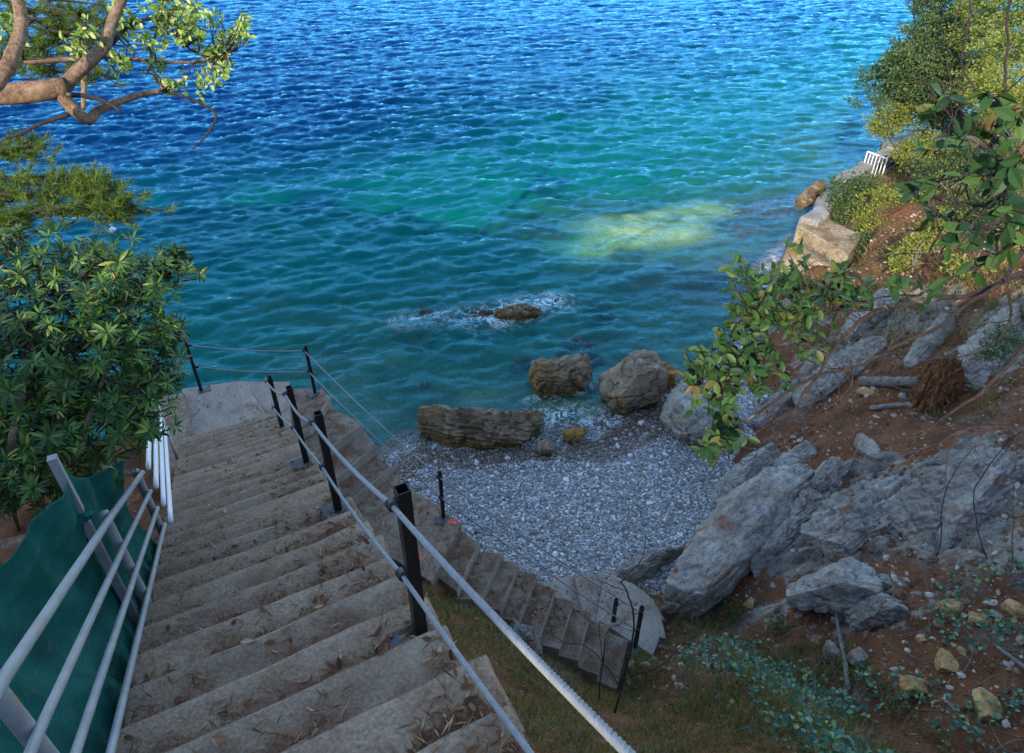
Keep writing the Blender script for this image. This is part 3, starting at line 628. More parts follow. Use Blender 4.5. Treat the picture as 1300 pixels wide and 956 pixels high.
for k in range(k0, NS):
    s0 = SL0-(NS-k)*run; z = ZL+rise*(NS-k)
    jo = .03*math.sin(k*2.3)
    poly = [st(s0-.03, -1.33), st(s0+run, -1.33), st(s0+run, .13+jo), st(s0-.03, .13+jo)]
    part(slab(poly, z, z-2.4, .022, .017, 12), 'step', MT['step'], stair)
part(slab(landing, ZL, ZL-1.2, .015, .008), 'landing', MT['concrete_pale'], stair)
# low kerb strip left of the landing
kp = [st(6.9, -1.2), st(8.75, -1.2), st(8.75, -1.75), st(5.6, -1.75), st(5.6, -1.36), st(6.9, -1.36)]
part(slab(kp, ZL+.12, ZL-1.0, .02, .03, 10), 'kerb', MT['concrete'], stair)
st2 = empty('concrete_staircase', (*land2[0], 3.4), 'broad turning concrete steps from the seaside landing to the lower landing with red paint', 'staircase')
part(slab(w1, 4.47, 3.2, .014, .008), 'step', MT['concrete_pale'], st2)
part(slab(w2, 4.29, 3.0, .014, .007), 'step', MT['dirty_step'], st2)
for p, z in steps_mid: part(slab(p, z, z-1.2, .014, .007), 'step', MT['dirty_step'], st2)
part(slab(land2, L2z, L2z-1.4, .016, .02, 8), 'landing', MT['concrete'], st2)
def splat(c, z, r, seed, par):
    rg = np.random.default_rng(seed); m_ = MB()
    for k in range(9):
        o = c+rg.normal(size=2)*r*.5; n = 10; a = np.arange(n)*2*math.pi/n
        rr = r*rg.uniform(.15, .5)*(1+.35*rg.uniform(-1, 1, n))
        m_.add(np.column_stack([o[0]+np.cos(a)*rr, o[1]+np.sin(a)*rr*.7, np.full(n, z+.004+.0012*k)]), [tuple(range(n))])
    part(m_, 'paint_mark', MT['spray'], par)
splat(Pz(578, 662, L2z)[:2]-np.array([.03, .02]), L2z, .085, 1, st2)
splat(Pz(533, 708, L2z)[:2], L2z, .08, 2, st2)
splat(Pz(409, 496, 4.29)[:2], 4.29, .04, 3, st2)
st3 = empty('concrete_staircase', (*low_c[4][0][:2], 2.4), 'narrow lower flight of concrete steps running down beside the grassy bank', 'staircase')
for p, z in steps_low: part(slab(p, z, z-1.6, .012, .006), 'step', MT['dirty_step'], st3)
st4 = empty('concrete_staircase', (*Q, .8), 'pale fan of wedge shaped concrete steps turning down onto the pebble beach', 'staircase')
for p, z in fan: part(slab(p, z, z-.7, .015, .008, 7), 'step', MT['concrete_pale'], st4)
p0 = Pz(690, 737, fan[-1][1]-.1)[:2]
splat(p0+np.array([.25, 0]), fan[-1][1], .07, 4, st4)

# ================================================================== ROPE RAILINGS
def box_tube(m_, base, h, w, d):
    ax = np.array([d[0], d[1], 0]); ay = np.array([-d[1], d[0], 0]); o = []
    for (hw, z) in ((w/2, 0), (w/2, h), (w/2-.005, h), (w/2-.005, h-.16)):
        o += [np.array(base)+ax*i*hw+ay*j*hw+np.array([0, 0, z]) for i, j in ((-1, -1), (1, -1), (1, 1), (-1, 1))]
    fs = [(r*4+i, r*4+(i+1) % 4, r*4+4+(i+1) % 4, r*4+4+i) for r in range(3) for i in range(4)]+[(12, 13, 14, 15)]
    m_.add(o, fs)
posts = {}
def rail_post(key, base, h, side, w, label, ropedir, hs=(.94, .5), group=None, d=SD):
    e = empty('rope_post', base, label, 'railing post', group)
    m_ = MB(); box_tube(m_, np.array(base)+np.array([0, 0, .01]), h, w, d); part(m_, 'post', MT['black'], e)
    m_ = MB(); pc = np.array(base)+np.array([side[0]*.05, side[1]*.05, .006]); m_.box(pc, .2, .15, .012, (*side, 0), (-side[1], side[0], 0)); 
    for i in (-1, 1):
        for j in (-1, 1):
            bc = pc+np.array([*(np.array(side)*i*.08), 0])+np.array([-side[1]*j*.055, side[0]*j*.055, .012]); m_.tube([bc-[0, 0, .01], bc+[0, 0, .008]], .01, 6)
    part(m_, 'base_plate', MT['plate'], e)
    out = []
    for f in hs:
        c = np.array(base)+np.array([side[0], side[1], 0])*(w/2+.022)+np.array([0, 0, h*f])
        rd = norm(ropedir); m_ = MB(); m_.tube([c-rd*.032, c-rd*.03, c+rd*.03, c+rd*.032], [.018, .023, .023, .018], 12)
        m_.box((c+np.array(base)+[0, 0, h*f])/2, w*.5, .03, .045, (*side, 0), (-side[1], side[0], 0))
        part(m_, 'rope_clamp', MT['black'], e); out.append(c)
    posts[key] = out
rd = np.array([SD[0], SD[1], -SLOPE]); sl = -SO
for key, s_, h, lab in (('0', -2.0, 1.0, 'black square post at the top of the steps above the photo'), ('1', 0.0, 1.0, 'tall black square railing post in the foreground, nearest of the rope posts on the steps'),
                        ('2', 1.985, .98, 'black railing post on the steps, next one down from the nearest post'),
                        ('3', 3.62, .97, 'black railing post on the steps, second up from where the inner ropes end'),
                        ('4', 5.89, 1.0, 'black railing post where the inner ropes end, just above the seaside landing')):
    if key == '0': 
        b0 = np.array([*st(s_, 0), 9-SLOPE*s_]); posts['0'] = [b0+np.array([sl[0], sl[1], 0])*.05+np.array([0, 0, z_]) for z_ in (.94, .5)]; continue
    k = math.floor((s_-SL0)/run+NS); zt = ZL+rise*(NS-k)
    rail_post(key, np.array([*st(s_, .02), zt]), h, sl, .056, lab, rd, group='rope posts along the inner edge of the upper steps')
def sag(a, b_, amt, n=24):
    t = np.linspace(0, 1, n)[:, None]; P = a+(b_-a)*t; P[:, 2] -= (4*amt*t*(1-t))[:, 0]; return P
for i, (nm, R) in enumerate((('upper', .0112), ('lower', .0102))):
    P = []
    for a, b_, am in (('0', '1', .035), ('1', '2', .05), ('2', '3', .09 if i == 0 else .03), ('3', '4', .06 if i == 0 else .03)):
        seg = sag(posts[a][i], posts[b_][i], am); P += list(seg[:-1])
    P.append(posts['4'][i]); P.append(posts['4'][i]+np.array([SD[0]*.08, SD[1]*.08, .01]))
    m_ = MB(); m_.rope(P, R, .045, .004, 12)
    tag(m_.build('rope', MT['rope'], None, True), 'thick pale twisted rope strung along the tops of the black posts beside the steps' if i == 0 else 'pale twisted rope at mid-height of the black posts beside the steps, below the top rope', 'rope', 'ropes of the step railing')
fp = Py(401, 500, 0); 
FP = Pz(400, 499, 4.30); LP = Pz(253, 497, ZL+.0); MP = Pz(563, 657, L2z+.005); BP = Py(806, 818, low_c[-1][0][1]-.05); BP = np.array([LE[0]+.13, LE[1]-.12, LE[2]-.02]); BP = Pz(806, 822, LE[2]-.05)
EP = Pz(776, 806, LE[2]-.65)
g2 = 'rope posts along the seaward edge of the steps'
rail_post('LP', LP+[.03, .02, 0], 1.0, np.array([.9, .43]), .05, 'black railing post half hidden by the bush at the far left corner of the landing', [1, 0, 0], group=g2)
rail_post('FP', FP, 1.02, -np.array([.5, .86]), .05, 'black railing post at the corner of the winder steps with the sea behind it', [.8, -.3, -.3], group=g2)
rail_post('MP', MP, 1.0, -np.array([.35, .94]), .05, 'slim black railing post beside the red paint mark with the pebble beach behind it', [.9, -.4, -.5], group=g2)
rail_post('BP', BP, 1.05, -np.array([.35, .94]), .05, 'black railing post at the foot of the narrow lower flight', [.9, -.3, -.5], group=g2)
rail_post('EP', EP, .98, np.array([.6, -.8]), .05, 'short looking dark railing post below the last lower step, beside the curved beach steps', [.5, -.8, 0], group=g2)
for i in (0, 1):
    P = list(sag(posts['LP'][i], posts['FP'][i], .05))[:-1]+list(sag(posts['FP'][i], posts['MP'][i], .05))[:-1]+list(sag(posts['MP'][i], posts['BP'][i], .06))
    m_ = MB(); m_.rope(P, .0125, .045, .008, 9)
    tag(m_.build('rope', MT['rope'], None, True), 'thin pale rope along the post tops of the seaward railing' if i == 0 else 'thin pale rope at mid-height of the posts of the seaward railing', 'rope', 'ropes of the seaward railing')
    m_ = MB(); m_.rope(sag(posts['BP'][i], posts['EP'][i], .1), .0125, .045, .008, 9)
    tag(m_.build('rope', MT['rope'], None, True), 'short slack white rope at the foot of the lower flight, '+('upper of the pair' if i == 0 else 'lower of the pair'), 'rope', 'short ropes by the beach steps')

# ================================================================== PIPE FENCE, NET, WHITE RAILS on the left
def fpt(s_, o, h=0.0): p = st(s_, o); return np.array([p[0], p[1], 9-SLOPE*s_+h])
fence = empty('pipe_railing', fpt(1.63, -1.29), 'weathered rust spotted pipe railing with four rails left of the steps', 'railing')
for s_ in (-2.1, -.23, 1.63, 3.03):
    b_ = fpt(s_, -1.33, -.25); top = .94 if s_ < 0 else (.84 if s_ < 3 else .74)
    m_ = MB(); m_.tube(spline([b_, b_+[0, 0, .6], b_+[0, 0, .25+top-.03], b_+[.004, 0, .25+top]], 4), [.03]*12+[.026], 14); part(m_, 'post', MT['galv'], fence, True)
tops = [(-2.1, .9), (-.23, .9), (1.63, .8), (3.03, .7)]
for f, off in ((1.0, 0), (.69, 0), (.4, 0), (.1, 0)):
    P = [fpt(s_, -1.29, h*f+.02) for s_, h in tops]
    m_ = MB(); m_.tube(resample(P, .12), .021 if f == 1 else .018, 14, wob=.01); part(m_, 'rail', MT['galv'], fence, True)
sp = empty('net_stake', fpt(1.6, -1.42, -.25), 'tall square grey stake holding up the green net behind the pipe railing', 'stake')
m_ = MB(); b_ = fpt(1.6, -1.42, -.3); m_.box(b_+[-.0, 0, .82], .045, .045, 1.66, (*SD, 0), (*SO, 0)); part(m_, 'post', MT['galv'], sp)
m_ = MB(); m_.tube(spline([b_+[.05, -.02, 1.2], b_+[0, .05, 1.21], b_+[-.06, 0, 1.19], b_+[0, -.06, 1.2], b_+[.05, -.02, 1.22]], 4), .022, 7, wob=.3); part(m_, 'knotted_cord', MT['net'], sp)
nu, nv = 260, 70; U = np.linspace(-1.9, 3.1, nu); Vv = np.linspace(0, 1, nv); V = []
for s_ in U:
    toph = np.interp(s_, [-1.9, -.2, .5, 1.1, 1.5, 1.62, 1.85, 2.4, 3.1], [.9, .86, .84, .92, 1.12, 1.2, 1.08, .98, .86])
    out = np.interp(s_, [-1.9, -.2, .7, 1.3, 1.6, 2.0, 3.1], [.75, .6, .42, .16, .03, .03, .02])
    for v_ in Vv:
        fold = .03*math.sin(s_*7+v_*3.5+2*math.sin(s_*2.1))+.014*math.sin(s_*19+v_*5)
        o = -1.40-out*v_**1.4-.07*math.sin(v_*3.1)+fold*(.4+v_)
        V.append(fpt(s_, o, -.22+(toph+.22)*v_+.012*math.sin(s_*11)*v_))
V = np.array(V); V += .03*np.stack([fbm(V*3.5, 3, off=k*9.) for k in range(3)], 1)+.014*np.stack([np.abs(fbm(V*9, 3, off=k*5.)) for k in range(3)], 1)
idx = np.arange(nu*nv).reshape(nu, nv); q = np.stack([idx[:-1, :-1], idx[1:, :-1], idx[1:, 1:], idx[:-1, 1:]], -1).reshape(-1, 4)
m_ = MB(); m_.add(V, {4: q}); o = m_.build('shade_net', MT['net'], None, True); tag(o, 'dark green mesh netting sagging behind the pipe railing left of the steps', 'netting')
so_ = o.modifiers.new('thickness', 'SOLIDIFY'); so_.thickness = .004
wr = empty('white_railing', fpt(3.2, -1.36), 'clean white tube railing running on from the weathered pipes down beside the bush', 'railing')
A0 = fpt(3.1, -1.25, -.05); A1 = np.array([-4.78, 7.1, 5.5])
for h in (.12, .34, .56, .78):
    m_ = MB(); m_.tube(resample([A0+[0, 0, h], A1+[0, 0, h+.1]], .3), .021, 12); part(m_, 'rail', MT['white'], wr, True)
for A in (A1,):
    m_ = MB(); m_.tube([A-[0, 0, .4], A+[0, 0, .8]], .024, 12); part(m_, 'post', MT['white'], wr, True)
# ================================================================== ROCKS
def ico(sub):
    bm = bmesh.new(); bmesh.ops.create_icosphere(bm, subdivisions=sub, radius=1)
    V = np.array([v.co[:] for v in bm.verts]); Fc = np.array([[v.index for v in f.verts] for f in bm.faces]); bm.free(); return V, Fc
ICO = {k: ico(k) for k in (1, 2, 3, 4, 5, 6)}
def rock(name, label, mat, c, half, axes=None, seed=0, sub=5, cuts=9, rough=.1, strata=0.0, sfreq=5, group=None, boxy=.6, cat='rock', smooth=False, parent=None, sdir=(.15, .2, 1)):
    rg = np.random.default_rng(seed); V, Fc = ICO[sub]; V = V.copy(); half = np.asarray(half, float)
    p = V/np.max(np.abs(V), axis=1)[:, None]; V = V*(1-boxy)+p*boxy*.86
    for k in range(cuts):
        n = norm(rg.normal(size=3)); d = rg.uniform(.62, .92); e = V@n-d; V = V-np.where(e > 0, e, 0)[:, None]*n*.96
    W = V*half; sc = half.min(); nn = norm(V/half); off = seed*13.7
    lo = fbm(W/sc*.9, 4, off=off); hi = fbm(W/sc*3.2, 4, off=off+5); rd = 1-2*np.abs(fbm(W/sc*1.8, 4, off=off+9))
    f1, f2 = worley(W/sc*1.25+.35*np.stack([fbm(W/sc*1.5, 3, off=off+k*3.) for k in range(3)], 1), off); g1, g2 = worley(W/sc*3.1, off+3)
    W = W+nn*(sc*rough*(1.3*lo+.5*hi+.45*rd-1.15*f1+.5-.55*g1+.2-.8*np.clip(.16-(f2-f1), 0, .16)/.16*(lo > -.15)))[:, None]
    if strata:
        sd_ = norm(sdir); h = (W/sc)@sd_*sfreq+1.2*fbm(W/sc*.8, 3, off=off+2); fr = h-np.floor(h)
        st_ = np.where(fr < .75, fr/.75, (1-fr)/.25)
        W = W+nn*(strata*sc*(st_-.5)*(.6+.8*fbm(W/sc*.6, 2, off=off+4)))[:, None]
    A = np.eye(3) if axes is None else np.asarray(axes, float)
    m_ = MB(); m_.add(W@A, {3: Fc}); o = m_.build(name, mat, parent, smooth); o.location = [float(q) for q in c]
    if label: tag(o, label, cat, group)
    return o
def rotz(a): c, s_ = math.cos(a), math.sin(a); return np.array([[c, s_, 0], [-s_, c, 0], [0, 0, 1]])
def tilt(A, ax, a):
    c, s_ = math.cos(a), math.sin(a); ax = norm(ax); K = np.array([[0, -ax[2], ax[1]], [ax[2], 0, -ax[0]], [-ax[1], ax[0], 0]])
    R = np.eye(3)+s_*K+(1-c)*K@K; return A@R.T
def shore_rock(pxc, pyb, t_w, h, dpt, z0, label, mat, seed, rot=0, **kw):
    """pxc,pyb: where the rock's foot stands; t_w: width in photo pixels; h, dpt: height and depth in metres."""
    p = Pz(pxc, pyb, z0); t = (z0-CZ)/ray(pxc, pyb)[2]; wd = t_w*t/F
    return rock('rock', label, mat, p+np.array([0, dpt*.5, h*.28]), (wd/2*1.08, dpt/2, h*.62), rotz(rot), seed, **kw)
gr = 'rocks along the waterline'
shore_rock(609, 571, 172, .95, 1.25, .0, 'long flat layered brown slab of rock lying at the water edge', MT['rock_shore'], 11, -.03, sub=6, cuts=7, rough=.16, strata=.13, sfreq=4.5, boxy=.9, group=gr, sdir=(.1, .5, 1))
shore_rock(716, 505, 88, .95, 1.3, -.1, 'jagged dark brown boulder standing in the water left of the round boulder', MT['rock_shore'], 25, .2, sub=6, cuts=8, rough=.16, strata=.06, group=gr, boxy=.5)
shore_rock(806, 524, 78, 1.55, 1.5, .1, 'large rounded grey brown boulder at the edge of the pebble beach', MT['rock_boulder'], 6, .3, sub=6, cuts=7, rough=.12, boxy=.35, group=gr)
shore_rock(842, 494, 40, .65, .9, -.05, 'ochre rock leaning behind the right side of the large rounded boulder', MT['rock_orange'], 8, -.3, cuts=7, rough=.14, group=gr)
shore_rock(731, 562, 34, .3, .45, .02, 'small wedge of ochre rock at the wet edge of the beach', MT['rock_orange'], 12, .25, cuts=6, rough=.16, group=gr, boxy=.3)
shore_rock(693, 578, 22, .3, .38, .15, 'small grey stone at the right end of the long slab', MT['rock_boulder'], 14, .2, cuts=7, rough=.1, group=gr)
shore_rock(658, 414, 66, .62, .9, -.22, 'brown rock breaking the surface with white foam around it', MT['rock_shore'], 31, .1, cuts=6, rough=.2, sub=6, group=gr, boxy=.3)
rock('rock', 'pale whitish boulder half buried at the right side of the beach', MT['limestone_pale'], Pz(888, 548, .75)+[0.1, .5, .1], (.95, 1.0, .72), rotz(.5), 17, cuts=9, rough=.12, boxy=.4, group=gr, sub=6)
gs = 'rocks under the water'
for k, (px, py, w_, dp, top, lab, sd_) in enumerate([
        (540, 408, 92, 1.6, -.1, 'dark submerged reef with waves washing over it, left of the foaming rock', 41),
        (612, 402, 60, 1.2, -.08, 'dark submerged rock just left of the foaming rock', 42),
        (760, 388, 40, 1.0, -.1, 'dark blue submerged rock right of the foaming rock in open water', 43),
        (738, 446, 62, 1.3, -.1, 'purplish submerged rock behind the jagged boulder', 44),
        (662, 458, 34, .6, -.2, 'small dark submerged stone left of the jagged boulder', 45),
        (538, 490, 20, .4, -.35, 'small pale stone on the seabed beyond the long slab', 46),
        (990, 268, 70, 3.0, -.12, 'dark purple submerged reef at the foot of the sea wall', 47),
        (945, 300, 70, 2.6, -.3, 'dark submerged ledge left of the concrete sea steps', 48)]):
    p = Pz(px, py, top); t = (top-CZ)/ray(px, py)[2]
    rock('submerged_rock', lab, MT['rock_dark'], p+np.array([0, dp*.2, -.55]), (w_*t/F/2, dp*.7, .6), rotz(.3*k), sd_, cuts=5, rough=.22, boxy=.3, group=gs, sub=5)
# ---- limestone outcrops on the slope
def ridge(pa, pb, wpx, h, label, mat, seed, sink=.35, roll=0.0, name='rock_outcrop', group='limestone outcrops on the red slope', **kw):
    a, b_ = G(*pa), G(*pb); c = (a+b_)/2; ax = norm(b_-a); n = gnormal(c[0], c[1]); n = norm(n-ax*n.dot(ax)); ay = np.cross(n, ax)
    if roll: ay, n = ay*math.cos(roll)+n*math.sin(roll), n*math.cos(roll)-ay*math.sin(roll)
    L = np.linalg.norm(b_-a); t = np.linalg.norm(c-CAM)*.93; wd = wpx*t/F
    return rock(name, label, mat, c+n*(h*(.5-sink)), (L*.54, wd*.5, h*.55), np.array([ax, ay, n]), seed, group=group, cat='rock', **kw)
LM = MT['limestone']
ridge((860, 792), (1010, 610), 130, 1.1, 'biggest smooth grey limestone slab sloping down to the lower steps', LM, 102, sink=.3, roll=-.3, sub=6, cuts=12, rough=.07, boxy=.75, strata=.05)
ridge((960, 740), (1072, 590), 46, .55, 'cracked narrow limestone ledge running along the right side of the biggest slab', LM, 103, sink=.35, sub=6, cuts=8, rough=.16, boxy=.7, strata=.1)
ridge((1035, 570), (985, 605), 40, .5, 'small grey limestone cap at the upper end of the biggest slab', LM, 104, sub=5, cuts=9, rough=.12)
ridge((905, 650), (985, 575), 46, .7, 'yellowish limestone shelf above the beach at the top left of the biggest slab', MT['limestone_pale'], 105, sink=.4, sub=6, cuts=8, rough=.14, boxy=.7)
ridge((1040, 712), (1170, 600), 105, .75, 'broad rough grey limestone face with red soil in its cracks', LM, 106, sink=.42, sub=6, cuts=9, rough=.17, boxy=.8, strata=.12)
ridge((1150, 690), (1290, 590), 100, .75, 'ridged limestone face at the right edge behind the bare stems', LM, 107, sink=.42, sub=6, cuts=9, rough=.17, boxy=.8, strata=.12)
ridge((1010, 775), (1125, 745), 66, .75, 'low rounded limestone hump below the broad rough face', LM, 108, sink=.3, sub=6, cuts=8, rough=.1, boxy=.6)
ridge((1078, 792), (1160, 770), 40, .4, 'rough dark grey block beside the bare stems at lower right', LM, 109, sink=.3, sub=5, cuts=8, rough=.16)
ridge((1232, 500), (1300, 400), 50, .8, 'pale limestone slab at the right edge partly in the sun', LM, 110, sink=.35, sub=6, cuts=9, rough=.13, strata=.08)
ridge((1150, 470), (1215, 400), 24, .35, 'thin pale limestone rib beside the rotten stump', LM, 111, sub=5, cuts=8, rough=.15)
ridge((1010, 520), (1120, 430), 50, .5, 'long pale limestone rib running up from the beach behind the leafy branch', LM, 112, sink=.4, sub=6, cuts=8, rough=.18, strata=.1)
ridge((955, 545), (1010, 500), 36, .5, 'grey limestone block at the right end of the beach', LM, 113, sub=5, cuts=8, rough=.15)
ridge((1060, 440), (1145, 372), 44, .6, 'broken whitish limestone ledge below the sunlit bank', MT['limestone_pale'], 114, sub=6, cuts=9, rough=.17)
ridge((1085, 560), (1120, 585), 26, .3, 'small limestone block in red soil above the broad rough face', LM, 115, sub=5, cuts=8, rough=.12)
ridge((770, 745), (870, 700), 34, .5, 'low weathered grey ledge between the curved beach steps and the red soil', LM, 116, sink=.4, sub=5, cuts=8, rough=.2)
_p, _z = steps_low[4]; _c = (np.array(_p[2])+np.array(_p[3]))/2+CL*.17
rock('rock_outcrop', 'grey weathered boulder beside the left ends of the lower steps', MT['limestone'], (_c[0], _c[1], _z+.02), (.3, .2, .24), rotz(-.3), 117, sub=5, cuts=8, rough=.14, group='limestone outcrops on the red slope')
ridge((985, 410), (1040, 375), 30, .7, 'grey rock at the waterline below the concrete sea steps', MT['rock_boulder'], 118, sub=5, cuts=8, rough=.16)
ridge((1125, 190), (1190, 215), 24, 1.4, 'heap of whitish boulders above the sea wall under the dark tree', MT['limestone_pale'], 119, sub=5, cuts=10, rough=.22)
for k, (px, py, s_, mt, lab) in enumerate([
        (1207, 777, 26, 'rock_yellow', 'larger yellow ochre stone near the right edge of the ivy patch'),
        (1200, 845, 26, 'rock_yellow', 'flat yellow ochre stone at the bottom of the ivy patch'),
        (1243, 790, 20, 'rock_yellow', 'narrow upright ochre stone beside the larger yellow stone'),
        (952, 768, 15, 'rock_yellow', 'single small yellow stone on brown soil below the biggest slab'),
        (1290, 780, 24, 'rock_yellow', 'yellow stone at the right edge of the photo'),
        (1170, 812, 14, 'rock_yellow', 'small yellow stone between ivy leaves left of the flat ochre stone'),
        (1222, 830, 12, 'rock_yellow', 'tiny yellowish pebble above the flat ochre stone'),
        (1098, 500, 16, 'rock_yellow', 'yellow stone chip below the fallen log'),
        (1145, 505, 11, 'limestone_pale', 'pale stone chip below the cut end of the fallen log'),
        (1120, 742, 20, 'limestone', 'small rounded grey stone above the low limestone hump'),
        (1085, 838, 22, 'limestone', 'grey stone at the foot of the pale dead branch'),
        (1055, 832, 24, 'limestone', 'bluish grey stone left of the ivy patch'),
        (1160, 875, 26, 'rock_yellow', 'ochre stone low in the ivy below the flat ochre stone'),
        (1250, 900, 30, 'rock_yellow', 'big ochre stone at the lower right corner')]):
    p = G(px, py); t = np.linalg.norm(p-CAM)*.93; r = s_*t/F*.55
    rock('stone', lab, MT[mt], p+[0, 0, r*.35], (r*1.15, r*.8, r*.7), rotz(k*1.3), 200+k, sub=4, cuts=11, rough=.09, group='loose stones on the slope', cat='stone')
ridge((1015, 268), (1050, 236), 26, .8, 'brownish weathered rock bedded against the near end of the sea wall', MT['rock_boulder'], 120, sub=5, cuts=8, rough=.2)
# scree: countless small stones on the dirt and pebbles on the beach
def scatter_stones(name, pts, rmin, rmax, mat, label, seed, sub=1):
    rg = np.random.default_rng(seed); V, Fc = ICO[sub]; m_ = MB(); n = len(pts)
    r = rmin*(rmax/rmin)**(rg.random(n)**2.2); B = V[None]*(1+.35*rg.uniform(-1, 1, (n, len(V), 1)))*np.stack([r*rg.uniform(.8, 1.4, n), r*rg.uniform(.7, 1.1, n), r*rg.uniform(.4, .75, n)], 1)[:, None]
    a = rg.random(n)*6.28; c, s_ = np.cos(a)[:, None], np.sin(a)[:, None]
    B = np.stack([B[..., 0]*c-B[..., 1]*s_, B[..., 0]*s_+B[..., 1]*c, B[..., 2]], -1)+(np.asarray(pts)+np.stack([0*r, 0*r, r*.25], 1))[:, None]
    m_.add(B.reshape(-1, 3), {3: (np.arange(n)[:, None, None]*len(V)+Fc[None]).reshape(-1, 3)})
    return tag(m_.build(name, mat), label, None, None, 'stuff')
m, nt, out = newmat('pebble'); gi = nd(nt, 'ShaderNodeNewGeometry').outputs['Random Per Island']
princ(nt, out, ramp(nt, gi, [(0, (.12, .115, .11)), (.45, (.25, .255, .26)), (.8, (.38, .385, .39)), (1, (.56, .56, .56))]), .75, None, .25); MT['pebble'] = m
m, nt, out = newmat('scree'); gi = nd(nt, 'ShaderNodeNewGeometry').outputs['Random Per Island']
princ(nt, out, ramp(nt, gi, [(0, (.08, .036, .02)), (.55, (.15, .075, .042)), (.75, (.22, .17, .13)), (1, (.36, .31, .25))]), .85, None, .2); MT['scree'] = m
n = 52000; x = RG.uniform(-3, 7.5, n); y = RG.uniform(7.6, 16, n); hb = beachz(x, y); ok = (H(x, y) < hb+.03) & (sdist(x, y, SHORE) > .1)
P_ = np.stack([x, y, hb], 1)[ok]; wd_ = sdist(P_[:, 0], P_[:, 1], SHORE)+.35*fbm(P_*.8, 3) < .75
m, nt, out = newmat('wet_pebble'); gi = nd(nt, 'ShaderNodeNewGeometry').outputs['Random Per Island']
princ(nt, out, ramp(nt, gi, [(0, (.05, .035, .025)), (.5, (.11, .085, .065)), (.85, (.18, .15, .125)), (1, (.3, .27, .24))]), .3, None, .5); MT['wet_pebble'] = m
scatter_stones('pebbles', P_[~wd_], .012, .042, MT['pebble'], 'grey and white pebbles covering the little beach', 5)
scatter_stones('wet_pebbles', P_[wd_], .012, .05, MT['wet_pebble'], 'wet brown pebbles along the edge of the water', 15)
k_ = RG.random(len(P_)) < .012; scatter_stones('cobbles', P_[k_], .035, .085, MT['pebble'], 'larger cobbles lying among the pebbles of the beach', 25, 2)
n = 42000; x = RG.uniform(1, 16, n); y = RG.uniform(2, 20, n); h = H(x, y); cl = fbm(xyz(x*.8, y*.8), 3, off=8.8)
ok = (h > beachz(x, y)+.1) & (cl > RG.uniform(-.5, .3, n)); s_, o_ = so(x, y); ok &= (o_ > 3.4)
scatter_stones('scree', np.stack([x, y, h], 1)[ok], .01, .07, MT['scree'], 'small stones littering the red slope', 6)

# ---- fallen log and rotten stump
a, b_ = G(1090, 492), G(1180, 492); b_ = b_+[.1, 0, .15]; a = a+[0, 0, .18]
t = np.linalg.norm(a-CAM); lg = empty('fallen_log', a, 'short grey barked log lying on the red slope beside the rotten stump', 'log')
m_ = MB(); P = resample([a, b_], .08); m_.tube(P, .115*(1+.05*np.sin(np.arange(len(P)))), 16, wob=.1); part(m_, 'trunk', MT['log'], lg, True)
m_ = MB(); d = norm(a-b_); m_.tube([a-d*.01, a+d*.006], [.108, .1], 16, wob=.04); part(m_, 'cut_end', MT['stumpwood'], lg)
c = G(1182, 512); sz = 40*np.linalg.norm(c-CAM)*.93/F
sm = empty('tree_stump', c, 'rotten reddish brown uprooted stump with splintered top and dangling roots', 'stump')
m_ = MB(); V, Fc = ICO[6]; V = V.copy(); ang = np.arctan2(V[:, 1], V[:, 0])
rr = 1+.28*fbm(np.column_stack([np.cos(ang)*2.2, np.sin(ang)*2.2, V[:, 2]*.5]), 3)+.16*fbm(V*5, 4); top = V[:, 2] > .2
W = np.column_stack([V[:, 0]*rr*.52, V[:, 1]*rr*.52, V[:, 2]*1.0]); W[:, 2] += np.where(top, .5*np.abs(fbm(np.column_stack([V[:, 0]*6, V[:, 1]*6, 0*ang]), 3))*(V[:, 2]), 0)
W += .1*np.stack([fbm(V*[8, 8, 2.2], 4, off=k*7.) for k in range(3)], 1); m_.add(W*sz+c+[0, 0, sz*.45], {3: Fc}); part(m_, 'trunk', MT['stumpwood'], sm, False)
for k in range(26):
    a_ = RG.uniform(0, 6.28); d = np.array([math.cos(a_), math.sin(a_), 0]); st0 = c+d*sz*.35+[0, 0, sz*RG.uniform(.0, 1.0)]; L = sz*RG.uniform(.5, 1.3)
    m_ = MB(); m_.tube(spline([st0, st0+d*L*.4+[0, 0, L*RG.uniform(-.2, .3)], st0+d*L*.7+rsph(1)[0]*L*.3+[0, 0, -L*.3]], 5), np.linspace(.022, .004, 11)*RG.uniform(.5, 1.2), 6, wob=.15); part(m_, 'root', MT['stumpwood'], sm)
a, b_ = G(1105, 520)+[0, 0, .04], G(1165, 515)+[0, 0, .04]
m_ = MB(); m_.tube(resample([a, (a+b_)/2+[0, 0, .02], b_], .06), .055, 12, wob=.15); tag(m_.build('fallen_log', MT['log'], None, True), 'thinner dark log half sunk in soil just below the short grey log', 'log')

